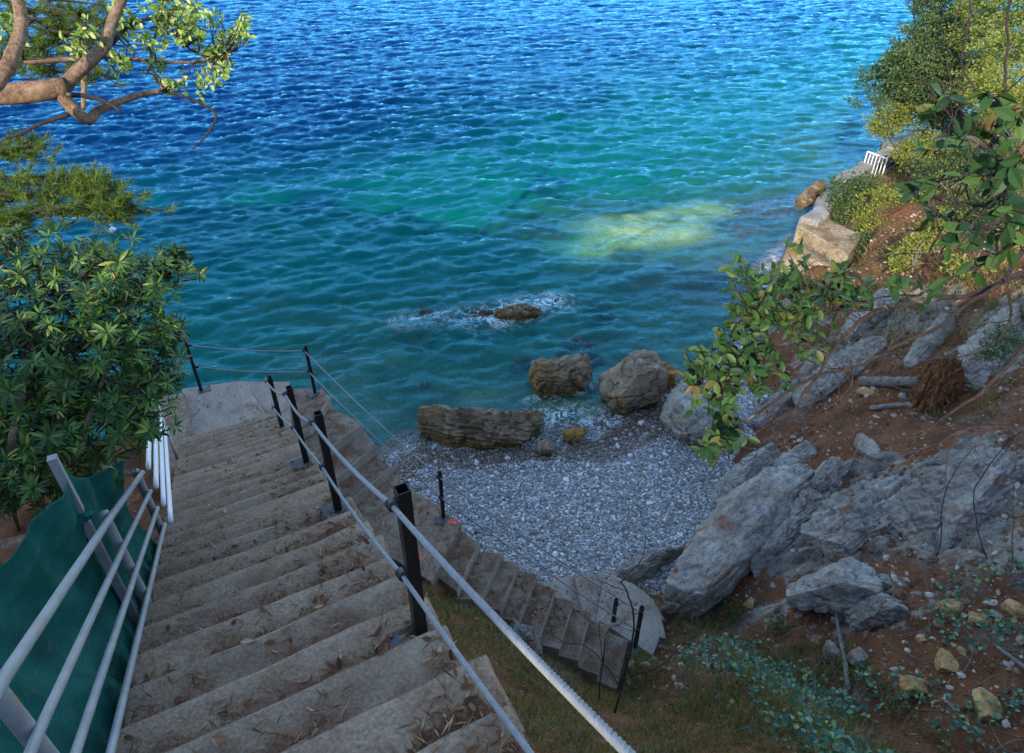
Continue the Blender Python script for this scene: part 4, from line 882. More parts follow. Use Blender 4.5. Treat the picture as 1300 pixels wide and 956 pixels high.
# ---- concrete sea steps, sea wall with promenade, white gate
je = empty('sea_steps', Pz(1040, 300, 1.2), 'big ochre stained concrete blocks stepping down to the sea at the end of the wall', 'steps')
def wp(lst, z): return [Pz(px, py, z) for px, py in lst]
for k, (pl_, z_) in enumerate(BLOCKS): part(slab(wp(pl_, z_), z_, -1.0, .035, .03, 5), 'block' if k == 0 else 'step', MT['concrete_ochre'], je)
wall = empty('sea_wall', Pz(1070, 225, 2.4), 'weathered stone sea wall with a pale coping running along the shore to the white gate', 'wall')
outer = [(1018, 276), (1036, 252), (1060, 226), (1090, 203), (1122, 184), (1165, 160)]; OW = [Pz(px, py, 2.3) for px, py in outer]
for k in range(len(OW)-1):
    a, b_ = OW[k][:2], OW[k+1][:2]; d = norm(b_-a); n_ = np.array([d[1], -d[0]])
    part(slab([a, b_-d*.02, b_-d*.02+n_*.62, a+n_*.62], 2.3-.08*(k % 2), -1.2, .09, .17, 14), 'wall_section', MT['promenade'], wall)
pw = MB(); A = [p[:2]+np.array([.55, -.5]) for p in OW]; B = [p[:2]+np.array([2.0, -1.7]) for p in OW]
pw.add([(*p, 1.75) for p in A]+[(*p, 1.75) for p in B], [(k, k+1, len(A)+k+1, len(A)+k) for k in range(len(A)-1)])
tag(pw.build('path', MT['promenade']), kind='structure')
ga, gb = Pz(1093, 221, 1.8), Pz(1117, 231, 1.8); t = np.linalg.norm(ga-CAM)
gt = empty('white_gate', (ga+gb)/2, 'small white barred gate closing the path behind the sea wall', 'gate')
hh = .95
for z_ in (.06, hh):
    m_ = MB(); m_.tube([ga+[0, 0, z_], gb+[0, 0, z_]], .03, 8); part(m_, 'rail', MT['white'], gt)
for k in range(7):
    p = ga+(gb-ga)*k/6; m_ = MB(); m_.tube([p, p+[0, 0, hh]], .03 if k in (0, 6) else .02, 8); part(m_, 'post' if k in (0, 6) else 'bar', MT['white'], gt)
# white mooring buoy far out on the left
bp = Pz(144, 294, .0); by_ = empty('buoy', bp, 'small white mooring buoy floating on the sea beside the pine boughs', 'buoy')
m_ = MB(); V, Fc = ICO[3]; m_.add(V*[.13, .13, .11]+bp+[0, 0, .08], {3: Fc}); part(m_, 'float', MT['white'], by_, True)
m_ = MB(); a_ = np.linspace(0, 2*math.pi, 15); m_.tube(np.stack([bp[0]+.05*np.cos(a_), bp[1]+0*a_, bp[2]+.28+.05*np.sin(a_)], 1), .012, 6); part(m_, 'ring', MT['white'], by_)
# ================================================================== VEGETATION
def PL(lst): return np.array([Pt(*q) for q in lst])
def perp(d): a = rsph(len(d)); return norm(a-d*np.sum(a*d, 1, keepdims=True))
def limb(par, pts, r0, r1, mat, name='limb', sides=8, wob=.08, sub=6, jit=0.0):
    P = spline(pts, sub)
    if jit: P = P+jit*np.stack([fbm(P*6, 3, off=k*11.) for k in range(3)], 1)
    m_ = MB(); m_.tube(P, np.linspace(r0, r1, len(P)), sides, wob=wob); part(m_, name, mat, par, True); return P
def twig_tree(m_, start, d, L, r, depth, rg, out, bend=.25, nb=(2, 4)):
    """Recursive twigs into one mesh; collects tip points and directions."""
    n = 5; P = [start]; dd = norm(d)
    for k in range(n):
        dd = norm(dd+rg.normal(size=3)*bend*.5); P.append(P[-1]+dd*L/n)
    P = np.array(P); m_.tube(P, np.linspace(r, r*.55, n+1), 5, caps=False)
    out.append((P, dd, depth))
    if depth > 0:
        for k in range(rg.integers(*nb)):
            i = rg.integers(2, n+1); side = norm(np.cross(dd, rg.normal(size=3)))
            twig_tree(m_, P[i], norm(dd*.75+side*rg.uniform(.4, .9)), L*rg.uniform(.5, .8), r*.55, depth-1, rg, out, bend, nb)

def leaf_cloud(par, blobs, dens, Ls, mat, seed, asp=.45, clump=14, nm='crown', upb=.5, t_gap=False):
    rg = np.random.default_rng(seed); CP, CD = [], []
    for (c, r) in blobs:
        c = np.array(c); r = np.broadcast_to(np.asarray(r, float), (3,)); n_ = int(dens*(r[0]*r[1]*r[2])**(2/3))
        v = norm(rg.normal(size=(n_, 3))); p = c+v*r*(rg.random((n_, 1))**.45)*(1+.25*fbm(v*2.5+c, 3)[:, None]); CP.append(p); CD.append(v)
    CP = np.concatenate(CP); CD = np.concatenate(CD); kp_ = fbm(CP*1.1, 3, off=seed) > (.06 if t_gap else -.2); kp_ = kp_ | (np.max(blobs[0][1]) < .3); CP, CD = CP[kp_], CD[kp_]
    n_ = len(CP); O = rsph(n_*clump); O[:, 2] = np.abs(O[:, 2])*.8-.15; C_ = np.repeat(CP, clump, 0); rad = np.repeat(rg.uniform(.6, 1.5, n_), clump)[:, None]*np.mean(Ls)*1.5
    P = C_+O*rad*rg.uniform(.5, 1.05, (n_*clump, 1)); D = norm(O*.7+np.repeat(CD, clump, 0)*.3+rg.normal(size=(n_*clump, 3))*.5)
    L = rg.uniform(*Ls, n_*clump); N = norm(O+rg.normal(size=P.shape)*.35+[0, 0, upb*.6]); m_ = MB(); m_.leaves(P, D, N, L, L*asp, simple=True); part(m_, nm, mat, par); return CP
# ---- big glossy bush on the left (rosettes of long leaves)
rg = np.random.default_rng(21)
blobs = [(55, 390, 5.0, .55), (135, 360, 5.2, .42), (200, 350, 5.4, .30), (30, 470, 4.7, .6), (120, 450, 4.9, .55), (185, 430, 5.2, .36), (197, 470, 5.4, .2), (60, 540, 4.8, .5), (140, 520, 5.0, .45), (168, 530, 5.2, .16), (10, 580, 4.6, .4), (85, 600, 5.0, .34), (20, 340, 5.2, .4), (-60, 450, 4.8, .7), (-40, 580, 4.6, .5), (225, 330, 5.6, .10), (105, 325, 5.4, .2), (215, 420, 5.4, .16)]
bush = empty('pittosporum_bush', G(60, 640), 'large glossy dark green bush beside the white rails at the left', 'bush')
stems_m = MB(); LP_, LD_, LN_, LL_ = [], [], [], []
base0 = G(70, 650)
for (px, py, t, r) in blobs:
    c = Pt(px, py, t); nros = int(46*max(r, .16)**1.5/.55**1.5*2.2)+5
    for k in range(nros):
        v = rsph(1)[0]; rr = r*rg.uniform(.45, 1.12); p = c+v*np.array([1, 1, .85])*rr
        ax = norm(v*.8+np.array([.05, -.2, .75])+rg.normal(size=3)*.35)
        nl = rg.integers(9, 18); L = rg.uniform(.05, .115)
        a = np.arange(nl)*2.4+rg.uniform(0, 6); sx = norm(np.cross(ax, rg.normal(size=3))); sy = np.cross(ax, sx)
        rad = np.cos(a)[:, None]*sx+np.sin(a)[:, None]*sy
        el = rg.uniform(-.1, 1.3, nl)[:, None]
        D = norm(rad+ax*(el-.1)); N = norm(ax-rad*.3)
        LP_.append(p+rad*.006-ax*(rg.random(nl)*.03)[:, None]); LD_.append(D); LN_.append(np.broadcast_to(N, D.shape)); LL_.append(L*rg.uniform(.65, 1.1, nl))
        if k % 2 == 0: stems_m.tube(spline([p, p-ax*.1, c+(p-c)*.35+rg.normal(size=3)*.03], 3), [.003, .004, .005, .005, .006, .007, .008][:7], 5, caps=False)
part(stems_m, 'branches', MT['bark_dark'], bush)
m_ = MB(); LL = np.concatenate(LL_); m_.leaves(np.concatenate(LP_), np.concatenate(LD_), np.concatenate(LN_), LL, LL*.23, .12, .35); part(m_, 'crown', MT['lf_bush'], bush)
for (q0, q1, q2, r) in [((60, 668, 5.4), (50, 600, 5.1), (110, 480, 5.0), .045), ((75, 665, 5.3), (90, 600, 5.0), (150, 430, 5.1), .035), ((20, 665, 5.0), (10, 600, 4.8), (40, 460, 4.8), .04), ((95, 655, 5.5), (75, 590, 5.1), (60, 400, 5.0), .03)]:
    g_ = G(q0[0], q0[1]); limb(bush, [g_-[0, 0, .1], Pt(*q1), Pt(*q2)], r, r*.35, MT['bark'], 'trunk')
# ---- broadleaf tree leaning in from the upper left
lt = empty('leaning_tree', Pt(-120, 210, 3.8), 'brown limbed tree leaning in at the upper left with bright sunlit leaves', 'tree')
B = MT['bark']
limb(lt, PL([(-260, 260, 3.9), (-120, 160, 3.9), (-30, 124, 4.0), (40, 117, 4.0), (85, 110, 4.05)]), .075, .056, B, 'trunk', 12, .06)
P1_ = limb(lt, PL([(78, 113, 4.05), (105, 85, 4.1), (130, 62, 4.15), (142, 30, 4.2), (158, -10, 4.25), (170, -60, 4.3)]), .042, .026, B, sides=10)
limb(lt, PL([(-60, 160, 3.5), (-5, 105, 3.6), (18, 65, 3.65), (27, 30, 3.7), (18, -20, 3.7)]), .042, .03, B, sides=10)
P2_ = limb(lt, PL([(76, 118, 4.05), (95, 140, 4.1), (113, 152, 4.15), (124, 141, 4.2), (150, 130, 4.3), (180, 120, 4.4), (209, 116, 4.5)]), .042, .013, B, sides=10)
P3_ = limb(lt, PL([(209, 116, 4.5), (240, 125, 4.55), (274, 145, 4.6), (262, 172, 4.6), (244, 190, 4.6)]), .012, .004, MT['bark_dark'], 'branch', 6)
P4_ = limb(lt, PL([(78, 120, 4.05), (110, 122, 4.0), (140, 132, 4.0), (154, 143, 4.0)]), .015, .008, MT['bark_dark'], 'branch', 6)
P5_ = limb(lt, PL([(88, 145, 4.1), (50, 158, 4.1), (20, 172, 4.1), (-10, 180, 4.1)]), .014, .006, MT['bark_dark'], 'branch', 6)
P6_ = limb(lt, PL([(30, 78, 4.2), (80, 76, 4.3), (140, 72, 4.4), (190, 77, 4.5), (240, 79, 4.6), (290, 70, 4.7)]), .02, .006, B, 'branch', 6)
P7_ = limb(lt, PL([(209, 116, 4.5), (195, 92, 4.5), (193, 60, 4.5), (205, 20, 4.5), (210, -20, 4.5)]), .012, .006, B, 'branch', 6)
P8_ = limb(lt, PL([(142, 56, 4.2), (165, 32, 4.3), (200, 25, 4.4), (232, 55, 4.5), (256, 70, 4.6), (285, 68, 4.6)]), .014, .005, MT['bark_dark'], 'branch', 6)
P9_ = limb(lt, PL([(40, 20, 4.3), (70, 40, 4.3), (110, 36, 4.3), (60, 2, 4.4), (110, 4, 4.5), (150, 10, 4.5)]), .01, .005, MT['bark_dark'], 'branch', 6)
rg = np.random.default_rng(33); tw = MB(); out = []
def clusters(lst): 
    for (px, py, t, n_, s_) in lst:
        for k in range(n_): 
            c = Pt(px+rg.normal()*s_, py+rg.normal()*s_*.8, t+rg.normal()*.12); yield c
cl = [(205, 30, 4.5, 20, 20), (165, 20, 4.4, 14, 15), (235, 20, 4.5, 14, 16), (262, 18, 4.6, 12, 12), (300, 38, 4.7, 11, 9), (310, 30, 4.7, 6, 6), (272, 60, 4.6, 12, 10), (275, 90, 4.6, 10, 9), (225, 104, 4.5, 7, 8), (150, 84, 4.3, 9, 7), (95, 55, 4.2, 7, 8), (10, 30, 4.1, 9, 10), (105, 40, 4.2, 6, 8), (200, 85, 4.5, 6, 8), (262, 112, 4.6, 6, 8), (240, 45, 4.5, 10, 12), (285, 85, 4.6, 6, 6), (185, 55, 4.5, 8, 10), (210, 8, 4.5, 10, 14)]
allP = np.concatenate([P1_, P6_, P7_, P8_, P9_, P2_[-8:]])
LPs, LDs = [], []
for c in clusters(cl):
    j = np.argmin(np.linalg.norm(allP-c, axis=1)); a_ = allP[j]
    tw.tube(spline([a_, (a_+c)/2+rg.normal(size=3)*.03, c], 3), np.linspace(.005, .002, 7), 5, caps=False)
    d0 = norm(c-a_); nl = rg.integers(5, 11)
    for k in range(nl): LPs.append(c-d0*rg.uniform(-.03, .12)+rg.normal(size=3)*.012); LDs.append(norm(d0*.5+rg.normal(size=3)*.8))
part(tw, 'twigs', MT['bark_dark'], lt)
LPs = np.array(LPs); LDs = np.array(LDs); m_ = MB(); n = len(LPs); L = rg.uniform(.03, .06, n)
m_.leaves(LPs, LDs, norm(np.array([0, -.4, .9])+.7*rg.normal(size=(n, 3))), L, L*.52, .15, .2); part(m_, 'crown', MT['lf_sun'], lt)

# ---- pine on the left
pine = empty('pine_tree', Pt(-200, 480, 8.5), 'bright green pine whose needle boughs reach over the sea at the left edge', 'tree')
limb(pine, [Pt(-240, 900, 8.2), Pt(-210, 500, 8.6), Pt(-150, 250, 8.8), Pt(-60, 60, 9), Pt(-20, -120, 9.2)], .2, .09, B, 'trunk', 12)
rg = np.random.default_rng(44); tufts = []; tw = MB()
def bough(lst, n_, spread, t_ns=.35, r0=.03):
    P = limb(pine, PL(lst), r0, .008, MT['bark_dark'], 'branch', 7)
    for k in range(n_):
        i = rg.integers(len(P)//4, len(P)); a_ = P[i]; t = np.linalg.norm(a_-CAM); s_ = spread*t/F
        c = a_+rg.normal(size=3)*np.array([s_, s_*1.1, s_*.55]); 
        tw.tube(spline([a_, (a_+c)/2+[0, 0, -.04], c], 2), np.linspace(.008, .004, 5), 4, caps=False)
        d0 = norm(norm(c-a_)+np.array([.2, 0, .5])+rg.normal(size=3)*.2); tufts.append((c, d0))
bough([(-150, 270, 8.8), (-40, 250, 8.8), (50, 245, 8.7), (110, 240, 8.7), (170, 262, 8.6)], 210, 16)
bough([(-100, 300, 8.6), (-20, 285, 8.5), (40, 268, 8.4), (110, 262, 8.4), (150, 270, 8.4)], 140, 11)
bough([(-150, 220, 9), (-60, 230, 8.9), (20, 225, 8.9), (100, 225, 8.8), (140, 232, 8.8)], 110, 10)
bough([(-120, 200, 9), (-40, 190, 9), (20, 188, 9), (40, 182, 9)], 90, 12)
bough([(-100, 100, 9), (20, 70, 9.3), (80, 45, 9.4), (130, 40, 9.5)], 150, 20)
bough([(-80, 30, 9), (20, 15, 9.3), (80, 15, 9.4), (125, 20, 9.5)], 110, 20)
bough([(20, 70, 9.3), (70, 90, 9.4), (130, 95, 9.4)], 50, 12)
bough([(-100, 330, 8.4), (-40, 315, 8.3), (20, 300, 8.3)], 90, 14)
limb(pine, PL([(108, 60, 9.3), (107, 95, 9.2), (106, 138, 9.2)]), .05, .03, B, 'branch')
part(tw, 'twigs', MT['bark_dark'], pine)
nt_ = len(tufts); K = 46; C = np.repeat(np.array([q[0] for q in tufts]), K, 0); A = np.repeat(np.array([q[1] for q in tufts]), K, 0)
D = norm(A*.75+rg.normal(size=A.shape)*.6); C = C-A*(rg.random(len(A))*.16)[:, None]; L = rg.uniform(.08, .14, len(A)); S = norm(np.cross(D, rg.normal(size=A.shape)))*.0042
m_ = MB(); V = np.stack([C-S, C+S, C+D*L[:, None]], 1).reshape(-1, 3); m_.add(V, {3: np.arange(len(V)).reshape(-1, 3)}); part(m_, 'crown', MT['needle'], pine)

# ---- laurel-like tree reaching in from the right, close to the camera
rt = empty('overhanging_tree', Pt(1420, 420, 2.7), 'dark leafy tree reaching in from the right with long bare branches', 'tree')
D_ = MT['bark_dark']; G_ = MT['bark_grey']; br = []
def rl(lst, r0, r1, mat=None, nm='branch', jit=.02): P = limb(rt, PL(lst), r0, r1, mat or D_, nm, 7, .08, 6, jit); br.append(P); return P
rl([(1460, 290, 2.6), (1370, 318, 2.6), (1300, 346, 2.55), (1235, 374, 2.5), (1180, 380, 2.45), (1122, 396, 2.4), (1087, 414, 2.4), (1061, 440, 2.4), (1035, 477, 2.4), (1016, 498, 2.4), (1003, 520, 2.4), (967, 546, 2.4)], .0125, .0025, D_, 'limb')
rl([(1300, 318, 2.5), (1268, 361, 2.45), (1229, 384, 2.45), (1187, 419, 2.4), (1132, 446, 2.4), (1080, 468, 2.4), (1040, 474, 2.4), (977, 474, 2.4), (940, 480, 2.4)], .008, .002)
rl([(1340, 400, 2.4), (1300, 441, 2.35), (1268, 474, 2.3), (1240, 505, 2.3), (1203, 529, 2.3), (1180, 545, 2.3), (1151, 560, 2.3)], .008, .003, D_)
rl([(1380, 560, 2.6), (1300, 546, 2.5), (1229, 542, 2.5), (1195, 558, 2.5), (1148, 577, 2.5)], .0105, .003, D_)
rl([(1122, 396, 2.4), (1090, 395, 2.3), (1040, 400, 2.3), (1000, 410, 2.3), (960, 400, 2.3)], .006, .002)
rl([(1061, 440, 2.4), (1010, 440, 2.35), (960, 460, 2.3), (910, 490, 2.3), (880, 490, 2.3)], .006, .002)
rl([(1040, 474, 2.4), (1000, 490, 2.4), (950, 530, 2.35), (915, 560, 2.3), (900, 590, 2.3)], .006, .002)
rl([(1080, 468, 2.4), (1075, 490, 2.4), (1050, 510, 2.4)], .004, .002)
rl([(1132, 446, 2.4), (1146, 420, 2.35), (1140, 400, 2.3), (1125, 390, 2.3)], .004, .002)
rl([(1284, -120, 2.2), (1281, 0, 2.2), (1279, 81, 2.2), (1265, 181, 2.2), (1264, 220, 2.2), (1276, 270, 2.25), (1297, 320, 2.3)], .0045, .003)
rl([(1226, -60, 2.3), (1225, 40, 2.3), (1224, 90, 2.3), (1248, 132, 2.3), (1262, 170, 2.25)], .004, .0025)
rl([(1222, -30, 2.6), (1218, 0, 2.6), (1203, 65, 2.6), (1204, 100, 2.6), (1199, 140, 2.6)], .0035, .002)
rl([(1310, 195, 2.2), (1264, 210, 2.2), (1219, 222, 2.15), (1190, 238, 2.1), (1161, 242, 2.1)], .005, .002)
rl([(1264, 220, 2.2), (1240, 245, 2.2), (1220, 260, 2.2), (1190, 300, 2.2), (1170, 345, 2.2)], .004, .002)
rl([(1297, 270, 2.2), (1250, 290, 2.2), (1210, 300, 2.2), (1190, 330, 2.2)], .005, .002)
rl([(1278, 345, 2.4), (1285, 400, 2.4), (1270, 430, 2.4), (1262, 440, 2.4)], .005, .003)
for l_ in ([(1400, 230, 1.7), (1300, 215, 1.65), (1255, 195, 1.65), (1215, 175, 1.7), (1185, 190, 1.8)], [(1400, 330, 1.8), (1300, 300, 1.7), (1250, 290, 1.75), (1200, 275, 1.85), (1150, 240, 1.9)], [(1300, 300, 1.7), (1240, 340, 1.85), (1165, 375, 1.8), (1138, 365, 1.75)], [(1255, 195, 1.65), (1272, 140, 1.7), (1240, 120, 1.7), (1190, 130, 1.8)], [(1255, 195, 1.65), (1275, 235, 1.6), (1240, 255, 1.75), (1225, 220, 1.75)]): rl(l_, .0045, .0015)
rg = np.random.default_rng(55); tw = MB(); LPs, LDs, LLs = [], [], []; allP = np.concatenate(br)
cl = [(1000, 350, 2.35, 13, 16), (970, 365, 2.3, 15, 16), (1040, 365, 2.35, 12, 17), (960, 400, 2.3, 18, 18), (1000, 400, 2.35, 14, 18), (930, 430, 2.3, 15, 15), (965, 440, 2.3, 16, 17), (900, 465, 2.3, 13, 12), (935, 475, 2.3, 15, 15), (975, 480, 2.35, 10, 16), (878, 478, 2.3, 6, 8), (915, 525, 2.25, 14, 13), (905, 555, 2.2, 12, 10), (925, 545, 2.25, 9, 10), (900, 575, 2.2, 5, 6), (1060, 350, 2.3, 9, 14), (1085, 375, 2.2, 6, 10), (1025, 430, 2.35, 8, 14), (945, 340, 2.3, 5, 8), (1005, 375, 2.3, 10, 20)]
def spray(cl, Ls, nl_, grp):
    for (px, py, t, n_, s_) in cl:
        for k in range(n_):
            c = Pt(px+rg.normal()*s_, py+rg.normal()*s_*.8, t+rg.normal()*.1)
            j = np.argmin(np.linalg.norm(allP-c, axis=1)); a_ = allP[j]; mid = (a_+c)/2+rg.normal(size=3)*.015
            tw.tube(spline([a_, mid, c], 3), np.linspace(.0022, .001, 7), 4, caps=False)
            d0 = norm(c-a_)
            for q_ in range(rg.integers(*nl_)): LPs.append(c-d0*rg.uniform(-.01, .08)); LDs.append(norm(d0*.7+rg.normal(size=3)*.75)); LLs.append(rg.uniform(*Ls))
spray(cl, (.026, .052), (5, 9), 0)
spray([(1140, 365, 1.75, 3, 14), (1165, 380, 1.8, 2, 10), (1150, 240, 1.9, 3, 10), (1215, 175, 1.7, 4, 14), (1235, 215, 1.75, 4, 16), (1255, 190, 1.6, 4, 14), (1280, 235, 1.6, 5, 16), (1290, 150, 1.6, 4, 12), (1235, 300, 1.8, 4, 16), (1265, 270, 1.7, 4, 14), (1200, 270, 1.9, 3, 12), (1290, 290, 1.7, 4, 12), (1245, 340, 1.9, 3, 10), (1185, 190, 1.8, 2, 8), (1190, 130, 1.8, 2, 8), (1250, 120, 1.7, 2, 10), (1295, 200, 1.5, 3, 10), (1270, 135, 1.7, 3, 12)], (.04, .066), (2, 6), 1)
part(tw, 'leafy_twigs', MT['bark_dark'], rt); m_ = MB(); n = len(LPs); L = np.array(LLs)
m_.leaves(np.array(LPs), np.array(LDs), norm(np.array([0, -.5, .8])+.6*rg.normal(size=(n, 3))), L, L*.46, .12, .2); part(m_, 'crown', MT['lf_near'], rt)
# the rest of its crown and its trunk, up the hill to the right
tb = G(1500, 1500) if False else np.array([4.6, -1.2, float(H(4.6, -1.2))])
limb(rt, [tb-[0, 0, .3], tb+[-.1, .2, 1.6], Pt(1520, 330, 2.7), Pt(1460, 290, 2.6)], .12, .03, G_, 'trunk', 10)
limb(rt, [tb+[-.1, .2, 1.6], tb+[-.6, -.6, 3.2], tb+[-1.6, -1.8, 4.4]], .08, .03, G_, 'trunk', 9)
# fine bare twigs hanging around its branches
rg = np.random.default_rng(56); m_ = MB(); out = []
for k in range(46):
    P = br[rg.integers(0, len(br))]; i = rg.integers(len(P)//3, len(P)); m_ = MB(); twig_tree(m_, P[i], norm(rg.normal(size=3)+np.array([-.5, 0, -.3])), rg.uniform(.1, .28), .0022, 1, rg, out, .5, (1, 3)); part(m_, 'twig', D_, rt)

# ---- far evergreen tree and sunlit shrubs above the sea wall
def skeleton(par, base, CP, mat, r, n_, seed):
    rg = np.random.default_rng(seed); c = CP.mean(0); fork = base+(c-base)*.45
    limb(par, [base-[0, 0, .3], base+(fork-base)*.5+rg.normal(size=3)*.1*np.linalg.norm(fork-base)*.5, fork], r, r*.7, mat, 'trunk', 9)
    m_ = MB()
    for k in range(n_): e = CP[rg.integers(len(CP))]; m_.tube(spline([fork, (fork+e)/2+rg.normal(size=3)*.2*np.linalg.norm(e-fork)*.6, e], 4), np.linspace(r*.5, r*.08, 9), 5, caps=False)
    part(m_, 'branches', mat, par)
ok_ = empty('evergreen_tree', G(1235, 175), 'dark green small leaved evergreen tree leaning over the sea wall at upper right', 'tree')
bl = [(Pt(px, py, t), r) for px, py, t, r in [(1130, 95, 26, 1.2), (1165, 70, 26.5, 1.3), (1200, 60, 27, 1.3), (1110, 120, 25.5, .7), (1185, 110, 26, 1.3), (1220, 100, 27, 1.4), (1092, 122, 25.5, .45), (1150, 120, 25.5, 1.0), (1200, 30, 28, .9), (1175, 40, 27, .6), (1235, 60, 28, 1.2), (1215, 135, 26.5, 1.0), (1175, 5, 28, .7), (1215, -10, 28, 1.0), (1120, 85, 26, .55), (1225, 150, 26, 1.0), (1150, 105, 25.5, 1.1), (1240, 110, 26, 1.1), (1190, 150, 25.8, .8), (1145, 60, 26.5, .8), (1100, 105, 25.5, .5)]]
CP = leaf_cloud(ok_, bl, 210, (.08, .17), MT['lf_oak'], 61, .5, 14, t_gap=True); skeleton(ok_, G(1235, 175), CP, MT['bark_dark'], .16, 26, 62)
gsy = 'shrubs on the sunlit slope above the sea wall'
for k, (blp, mt, lab) in enumerate([
        ([(1132, 150, 26, .8), (1120, 160, 26, .55), (1150, 145, 26, .6)], 'lf_yellow', 'yellowish sunlit shrub directly below the dark evergreen tree'),
        ([(1075, 245, 24.5, .75), (1095, 240, 24.5, .6), (1070, 262, 24, .55)], 'lf_oak', 'dull green low shrub behind the sea wall, left of the white gate'),
        ([(1110, 268, 23.5, .75), (1135, 258, 23.5, .7), (1120, 285, 23, .6)], 'lf_yellow', 'bright yellow green shrub in front of the white gate'),
        ([(1165, 270, 22.5, .7), (1185, 255, 22.5, .8), (1150, 290, 22, .5)], 'lf_yellow', 'dry looking yellow shrub to the right of the white gate, above the red bank'),
        ([(1200, 235, 23, .9), (1225, 215, 23, .9), (1180, 225, 23.5, .7)], 'lf_oak', 'mixed green shrub behind the big near leaves at the right'),
        ([(1265, 30, 24, 1.5), (1290, 70, 22, 1.4), (1255, -10, 25, 1.4), (1300, 0, 22, 1.5)], 'lf_yellow', 'tall yellow green sunlit shrub filling the upper right corner'),
        ([(1270, 120, 21, 1.1), (1300, 140, 20, 1.1), (1245, 110, 23, .9)], 'lf_yellow', 'yellow green shrub low in the upper right corner above bare twigs'),
        ([(1115, 300, 22.5, .55), (1140, 310, 22, .5), (1100, 285, 23, .5)], 'lf_yellow', 'straggly yellow shrub on the bank above the ochre concrete blocks'),
        ([(1205, 285, 20, .7), (1235, 270, 20, .8), (1180, 300, 20.5, .5)], 'lf_yellow', 'dry yellow shrub behind the near leaf cluster, above the white stones'),
        ([(1080, 300, 23.5, .5), (1062, 285, 23.8, .4), (1095, 312, 22.5, .45)], 'lf_oak', 'dusty green shrub growing right behind the ochre concrete blocks'),
        ([(1160, 325, 19, .5), (1185, 318, 18.5, .6), (1140, 335, 19, .4)], 'lf_yellow', 'dry yellow shrub low on the sunlit bank above the whitish limestone ledge'),
        ([(1235, 320, 16, .55), (1262, 310, 15.5, .6), (1215, 330, 16.5, .4)], 'lf_yellow', 'yellow green shrub beside the bare limb near the right edge'),
        ([(1150, 200, 25, .6), (1170, 190, 25, .7), (1195, 195, 24.5, .7)], 'lf_yellow', 'yellow shrub among the whitish boulders under the evergreen tree'),
        ([(1260, 260, 18, .7), (1290, 280, 17, .7)], 'lf_oak', 'olive green shrub at the right edge over the sunlit rocks'),
        ([(1275, 430, 11.5, .28), (1255, 450, 11.5, .2)], 'lf_oak', 'small green plant beside the pale slab at the right edge')]):
    b0_ = blp[0]; g_ = G(b0_[0], b0_[1]+22); g_ = g_ if np.linalg.norm(g_-Pt(*b0_[:3])) < 5 else Pt(*b0_[:3])-[0, 0, b0_[3]*1.1]
    sb = empty('shrub', g_, lab, 'shrub', gsy); t = b0_[2]
    CP = leaf_cloud(sb, [(Pt(*q[:3]), q[3]) for q in blp], 230 if t > 15 else 900, (.07, .14) if t > 15 else (.03, .06), MT[mt], 70+k, .45, 13)
    skeleton(sb, g_, CP, MT['bark_grey'], .035 if t > 15 else .01, 7, 90+k)
# small plants on the near slope
gp = 'small green plants on the red soil'
for k, (px, py, r, lab) in enumerate([(905, 770, .16, 'small green plant under the biggest slab, left of the little yellow stone'), (930, 780, .2, 'dark green tuft between the biggest slab and the small yellow stone'), (1040, 682, .16, 'bright green weed in the soil gap between the two rough limestone faces'), (985, 800, .2, 'dark green tuft below the low limestone hump'), (895, 755, .1, 'tiny bright green sprig at the lower edge of the biggest slab'), (860, 740, .12, 'green weed beside the curved beach steps'), (1060, 545, .1, 'tiny green sprig above the small limestone block')]):
    g_ = G(px, py); sb = empty('small_plant', g_, lab, 'plant', gp); CP = leaf_cloud(sb, [(g_+[0, 0, r*.6], (r, r, r*.7))], 900, (.025, .06), MT['lf_bush'], 120+k, .45, 10); skeleton(sb, g_, CP, MT['bark_dark'], .006, 8, 130+k)

# ---- bare saplings and stems
def bare(name, label, base, lst, r, seed, mat=None, group=None, cat='sapling', nt2=5, L2=.3):
    e = empty(name, base, label, cat, group); rg = np.random.default_rng(seed); mat = mat or D_; allp = []
    for k, (pts, r0, r1) in enumerate(lst): allp.append(limb(e, pts, r0*r, r1*r, mat, 'stem' if k == 0 else 'branch', 7, .12, 6, .02))
    m_ = MB(); out = []
    for k in range(nt2):
        P = allp[rg.integers(len(allp))]; i = rg.integers(len(P)//3, len(P)); m_ = MB(); twig_tree(m_, P[i], norm(rg.normal(size=3)+[0, 0, .7]), L2*rg.uniform(.5, 1), .0035*r*60, 1, rg, out, .5, (1, 3)); part(m_, 'twig', mat, e)
    return e
g_ = G(780, 905); t = np.linalg.norm(g_-CAM)*.9
bare('bare_sapling', 'leafless dark sapling with an upright curved stem in front of the lower steps', g_, [
    ([g_, Pt(792, 860, t*.97), Pt(803, 815, t*.96), Pt(804, 780, t*.96), Pt(796, 750, t*.96), Pt(788, 738, t*.96)], 1.3, .7),
    ([Pt(790, 740, t*.96), Pt(803, 722, t*.96), Pt(817, 705, t*.96), Pt(818, 670, t*.96), Pt(808, 640, t*.96)], .6, .2),
    ([Pt(797, 752, t*.96), Pt(780, 745, t*.96), Pt(762, 737, t*.96), Pt(752, 724, t*.96)], .5, .25),
    ([Pt(800, 860, t*.97), Pt(838, 846, t*.95), Pt(865, 820, t*.94), Pt(890, 805, t*.93)], .6, .3),
    ([Pt(786, 870, t*.97), Pt(765, 840, t*.96), Pt(745, 822, t*.96), Pt(715, 815, t*.95), Pt(690, 800, t*.95)], .6, .25)], .012, 5, nt2=8, L2=.35)
g_ = G(760, 890); t = np.linalg.norm(g_-CAM)*.9
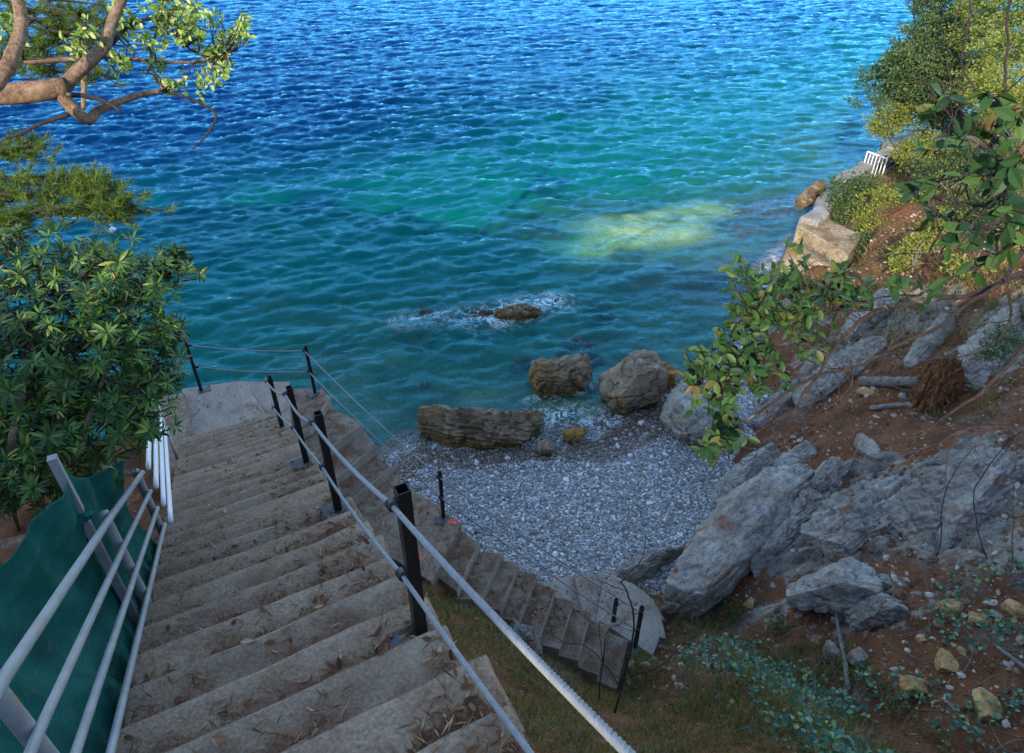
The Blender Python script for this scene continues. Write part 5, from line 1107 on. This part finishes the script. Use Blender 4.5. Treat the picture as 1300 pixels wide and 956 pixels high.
bare('bare_sapling', 'thin leafless shoots in the grass left of the upright sapling', g_, [
    ([g_, Pt(766, 830, t*.96), Pt(772, 800, t*.95), Pt(786, 795, t*.95)], .8, .3), ([Pt(764, 840, t*.97), Pt(762, 810, t*.96), Pt(760, 790, t*.96)], .5, .3)], .012, 6, nt2=9)
g_ = G(585, 800); t = np.linalg.norm(g_-CAM)*.93
bare('bare_sapling', 'thin bent twig rising from the grassy bank beside the thick rope', g_, [([g_, Pt(580, 800, t), Pt(562, 770, t), Pt(560, 750, t), Pt(578, 800, t), Pt(615, 800, t)], .7, .3)], .008, 7, nt2=3, L2=.15)
gb_ = 'bare stems at the lower right'
for k, (lst, r, lab) in enumerate([
        ([(1165, 775, 1), (1172, 745, .97), (1182, 720, .95), (1194, 690, .93), (1196, 640, .9), (1212, 600, .85), (1238, 565, .8)], .01, 'tall bare brown stem curving up in front of the ridged limestone face'),
        ([(1265, 790, 1), (1252, 760, .97), (1254, 720, .95), (1246, 690, .92), (1236, 630, .9), (1250, 600, .85), (1280, 560, .8), (1300, 545, .78)], .01, 'taller bare stem near the right edge bending to the right at its top'),
        ([(1255, 850, 1), (1268, 800, .96), (1278, 770, .94), (1285, 700, .9), (1287, 620, .85), (1292, 540, .8), (1298, 470, .75)], .009, 'thin greenish stem rising straight along the right edge'),
        ([(1112, 800, 1), (1112, 785, .98), (1120, 770, .96), (1140, 757, .95)], .009, 'short bent bare twig over the rough dark grey block'),
        ([(1120, 870, 1), (1124, 830, .97), (1130, 800, .95), (1145, 772, .93)], .008, 'slender bare stem standing in the ivy patch')]):
    g_ = G(lst[0][0], lst[0][1]); t = np.linalg.norm(g_-CAM)*.93
    bare('leafless_shrub', lab, g_, [([g_]+[Pt(a_, b_, t*c_) for a_, b_, c_ in lst[1:]], 1, .4)], r, 20+k, MT['bark_dark'] if k != 2 else MT['bark'], gb_, 'shrub', 4, .3)
a_ = [G(1058, 785)+[0, 0, .12], G(1064, 815)+[0, 0, .1], G(1070, 840)+[0, 0, .08], G(1076, 880)+[0, 0, .05]]
m_ = MB(); m_.tube(spline(a_, 5), np.linspace(.022, .034, 16), 8, wob=.15); tag(m_.build('dead_branch', MT['bark_grey'], None, True), 'pale grey dead branch lying at the left edge of the ivy patch', 'branch', 'dead branches on the ground')
a_ = [G(1262, 828)+[0, 0, .1], G(1285, 845)+[0, 0, .1], G(1320, 870)+[0, 0, .08]]
m_ = MB(); m_.tube(spline(a_, 5), np.linspace(.02, .03, 11), 8, wob=.15); tag(m_.build('dead_branch', MT['bark_grey'], None, True), 'greyish dead branch lying at the lower right corner', 'branch', 'dead branches on the ground')

# ---- ground cover: grass, ivy, fallen needles (countless)
rg = np.random.default_rng(77)
def onflight(x, y):
    c = np.zeros(len(x), bool)
    for poly, zf in FLIGHT: c |= inpoly(x, y, [np.array(p)[:2] for p in poly])
    return c
def zone(n_, x0, x1, y0, y1, cond):
    x = rg.uniform(x0, x1, n_); y = rg.uniform(y0, y1, n_); s_, o_ = so(x, y); k = cond(x, y, s_, o_) & ~onflight(x, y); x, y = x[k], y[k]; return np.stack([x, y, H(x, y)], 1)
def fdist(x, y):
    d = np.full(len(x), 9.)
    for poly, zf in steps_mid+steps_low+fan+[(land2, L2z)]:
        P2 = [np.array(p)[:2] for p in poly]; d = np.minimum(d, np.abs(sdist(x, y, P2+[P2[0]])))
    return d
def grass(pts, hmin, hmax, name, label, tuft=5, wid=.006):
    P = np.repeat(pts, tuft, 0)+rg.normal(size=(len(pts)*tuft, 3))*[.025, .025, 0]; n_ = len(P); P[:, 2] = H(P[:, 0], P[:, 1])-.01
    d = norm(rg.normal(size=(n_, 3))*[.55, .55, .2]+[0, 0, 1]); h = rg.uniform(hmin, hmax, n_)[:, None]; S = norm(np.cross(d, rg.normal(size=(n_, 3))))*wid*.5; bend = rg.normal(size=(n_, 3))*[.35, .35, .1]*h
    V = np.stack([P-S, P+S, P+d*h*.55+S*.8+bend*.2, P+d*h*.55-S*.8+bend*.2, P+d*h+bend], 1).reshape(-1, 3); b_ = (np.arange(n_)*5)[:, None]
    m_ = MB(); m_.add(V, {4: b_+np.array([[0, 1, 2, 3]]), 3: b_+np.array([[3, 2, 4]])}); tag(m_.build(name, MT['grass']), label, None, None, 'stuff')
bankc = lambda x, y, s_, o_: (o_ > .22) & (s_ > -3.2) & (s_ < 6.9) & (o_ < 5.5) & (y < 8.2) & (fbm(xyz(x*1.3, y*1.3), 3, off=6.6) > -.34)
gz_ = zone(30000, -4, 4.2, -1, 8.2, bankc); gz_ = gz_[fdist(gz_[:, 0], gz_[:, 1]) > .1]
grass(gz_, .05, .19, 'grass', 'green and straw coloured grass on the bank beside the steps')
dryc = lambda x, y, s_, o_: (o_ > 3.2) & (fbm(xyz(x*1.1, y*1.1), 3, off=16.6) > .02)
grass(zone(3500, 1.6, 4.6, 3.2, 6.9, dryc), .1, .3, 'dry_grass', 'straw coloured dry grass at the foot of the slope', 6)
slp = lambda x, y, s_, o_: (y > 9) & (fbm(xyz(x*.9, y*.9), 3, off=26.6) > -.12) & (x > 8.5)
grass(zone(20000, 8.5, 26, 9, 30, slp), .1, .4, 'dry_grass', 'dry yellow grass on the sunlit upper slope', 5, .012)
def flat_leaves(pts, Ls, mat, name, label, asp, up=.06, tiltv=.35, simple=False):
    n_ = len(pts); a_ = rg.uniform(0, 6.28, n_); D = norm(np.stack([np.cos(a_), np.sin(a_), rg.normal(size=n_)*tiltv], 1)); L = rg.uniform(*Ls, n_)
    m_ = MB(); m_.leaves(pts+np.stack([0*a_, 0*a_, rg.uniform(.012, up, n_)], 1), D, norm(rg.normal(size=(n_, 3))*tiltv+[0, 0, 1]), L, L*asp, .1, .15, simple); return tag(m_.build(name, mat), label, None, None, 'stuff')
ivc = lambda x, y, s_, o_: (fbm(xyz(x*1.5, y*1.5), 3, off=36.6) > .0)
iv = zone(4200, 2.4, 7.6, 1.6, 5.9, ivc); iv = np.repeat(iv, 2, 0)+rg.normal(size=(len(iv)*2, 3))*[.06, .06, 0]; iv[:, 2] = H(iv[:, 0], iv[:, 1])
flat_leaves(iv, (.03, .075), MT['ivy'], 'ivy', 'bluish green ivy leaves creeping over the ground at the lower right', .85, .2, .4)
# fallen needles and leaves on the steps and on the soil
pts = []
for k in range(k0, NS):
    s0 = SL0-(NS-k)*run; z = ZL+rise*(NS-k); n_ = 420
    s_ = s0+.06+np.abs(rg.normal(size=n_))*.09; s_ = np.clip(s_, s0+.01, s0+run-.02); o_ = rg.uniform(-1.3, .1, n_); o_ = np.where(rg.random(n_) < .45, .08-np.abs(rg.normal(size=n_))*.28, o_)
    kp_ = fbm(np.stack([s_*2, o_*2.2, s_*0], 1), 3, off=2.5) > -.12; p = X0+s_[:, None]*SD+o_[:, None]*SO; pts.append(np.column_stack([p, np.full(n_, z)])[kp_])
def onslab(poly, z, n_):
    P = np.array([np.array(q)[:2] for q in poly]); lo, hi = P.min(0), P.max(0); p = lo+(hi-lo)*rg.random((n_, 2)); k = inpoly(p[:, 0], p[:, 1], P) & (fbm(xyz(p[:, 0]*2, p[:, 1]*2), 3, off=7.5) > .02); return np.column_stack([p, np.full(n_, z)])[k]
pts.append(onslab(landing, ZL, 900)); pts.append(onslab(w2, 4.29, 200)); pts.append(onslab(land2, L2z, 500))
for poly, z in steps_mid+steps_low+fan: pts.append(onslab(poly, z, 500))
pts = np.concatenate(pts)
L_ = flat_leaves(pts, (.03, .085), MT['litter'], 'fallen_needles', 'reddish brown pine needles and dead leaves lying on the concrete steps', .1, .016, .12, True)
big = pts[rg.random(len(pts)) < .12]; flat_leaves(big, (.035, .07), MT['litter'], 'fallen_leaves', 'curled dry brown leaves scattered on the steps', .42, .02, .3)
soil = zone(60000, -6, 13, 1.5, 19, lambda x, y, s_, o_: (H(x, y) > beachz(x, y)+.15) & ((o_ > 3.2) | (o_ < -1.6) | ((o_ > .2) & (rg.random(len(x)) < .4))) & (fbm(xyz(x*.9, y*.9), 3, off=46.) > -.15))
flat_leaves(soil, (.05, .14), MT['litter'], 'fallen_needles', 'brown pine needles strewn over the red soil', .09, .03, .3, True)

tw = MB(); tp = zone(420, 2.2, 8.0, 1.6, 6.2, lambda x, y, s_, o_: o_ > 3.0); rg = np.random.default_rng(88)
for p in tp:
    a_ = rg.uniform(0, 6.28); L = rg.uniform(.15, .7); d = np.array([math.cos(a_), math.sin(a_), 0]); e_ = np.array([-d[1], d[0], 0])*rg.normal()*.25*L; q0, q1, q2 = p, p+d*L*.5+e_, p+d*L
    q1 = np.array([q1[0], q1[1], float(H(q1[0], q1[1]))+rg.uniform(.02, .16)]); q2 = np.array([q2[0], q2[1], float(H(q2[0], q2[1]))+rg.uniform(.0, .12)])
    tw.tube(spline([q0, q1, q2], 4), np.linspace(.006, .002, 9)*rg.uniform(.6, 1.3), 4, caps=False)
tag(tw.build('dry_twigs', MT['bark_grey'], None, True), 'tangle of dry grey twigs lying over the ground at the lower right', None, None, 'stuff')
# ================================================================== LIGHT, SKY, CAMERA
AZ = math.radians(SUN_AZ); EL = math.radians(SUN_EL)
tos = Vector((math.sin(AZ)*math.cos(EL), math.cos(AZ)*math.cos(EL), math.sin(EL)))
ld = bpy.data.lights.new('sun', 'SUN'); ld.energy = SUN_E; ld.angle = math.radians(.5); ld.color = (1, .87, .68)
lo = bpy.data.objects.new('sun', ld); COL.objects.link(lo); lo.rotation_euler = tos.to_track_quat('Z', 'Y').to_euler(); lo.location = (0, -30, 40)
w = bpy.data.worlds.new('World'); scene.world = w; w.use_nodes = True; nt = w.node_tree; nt.nodes.clear()
sky = nt.nodes.new('ShaderNodeTexSky'); sky.sky_type = 'NISHITA'; sky.sun_disc = False; sky.sun_elevation = EL; sky.sun_rotation = AZ
sky.altitude = 0; sky.air_density = 1.0; sky.dust_density = .2; sky.ozone_density = 1.2
bg = nt.nodes.new('ShaderNodeBackground'); bg.inputs[1].default_value = SKY_E; nt.links.new(sky.outputs[0], bg.inputs[0])
wo = nt.nodes.new('ShaderNodeOutputWorld'); nt.links.new(bg.outputs[0], wo.inputs[0])
cd = bpy.data.cameras.new('camera'); co = bpy.data.objects.new('camera', cd); COL.objects.link(co)
cd.sensor_fit = 'HORIZONTAL'; cd.sensor_width = 36; cd.lens = 36*F/1300; cd.shift_y = -(478-433.5)/1300; cd.clip_start = .05; cd.clip_end = 20000
co.location = (0, 0, CZ); co.rotation_euler = (math.pi/2-TH, 0, 0); scene.camera = co
scene.view_settings.view_transform = 'Standard'; scene.view_settings.look = 'None'; scene.view_settings.exposure = EXPO; scene.view_settings.gamma = 1
scene.view_settings.use_curve_mapping = False
scene.render.engine = 'CYCLES'; scene.cycles.max_bounces = 8; scene.cycles.transparent_max_bounces = 12; scene.cycles.caustics_reflective = False; scene.cycles.caustics_refractive = False
scene.cycles.use_denoising = True; scene.cycles.sample_clamp_indirect = 5
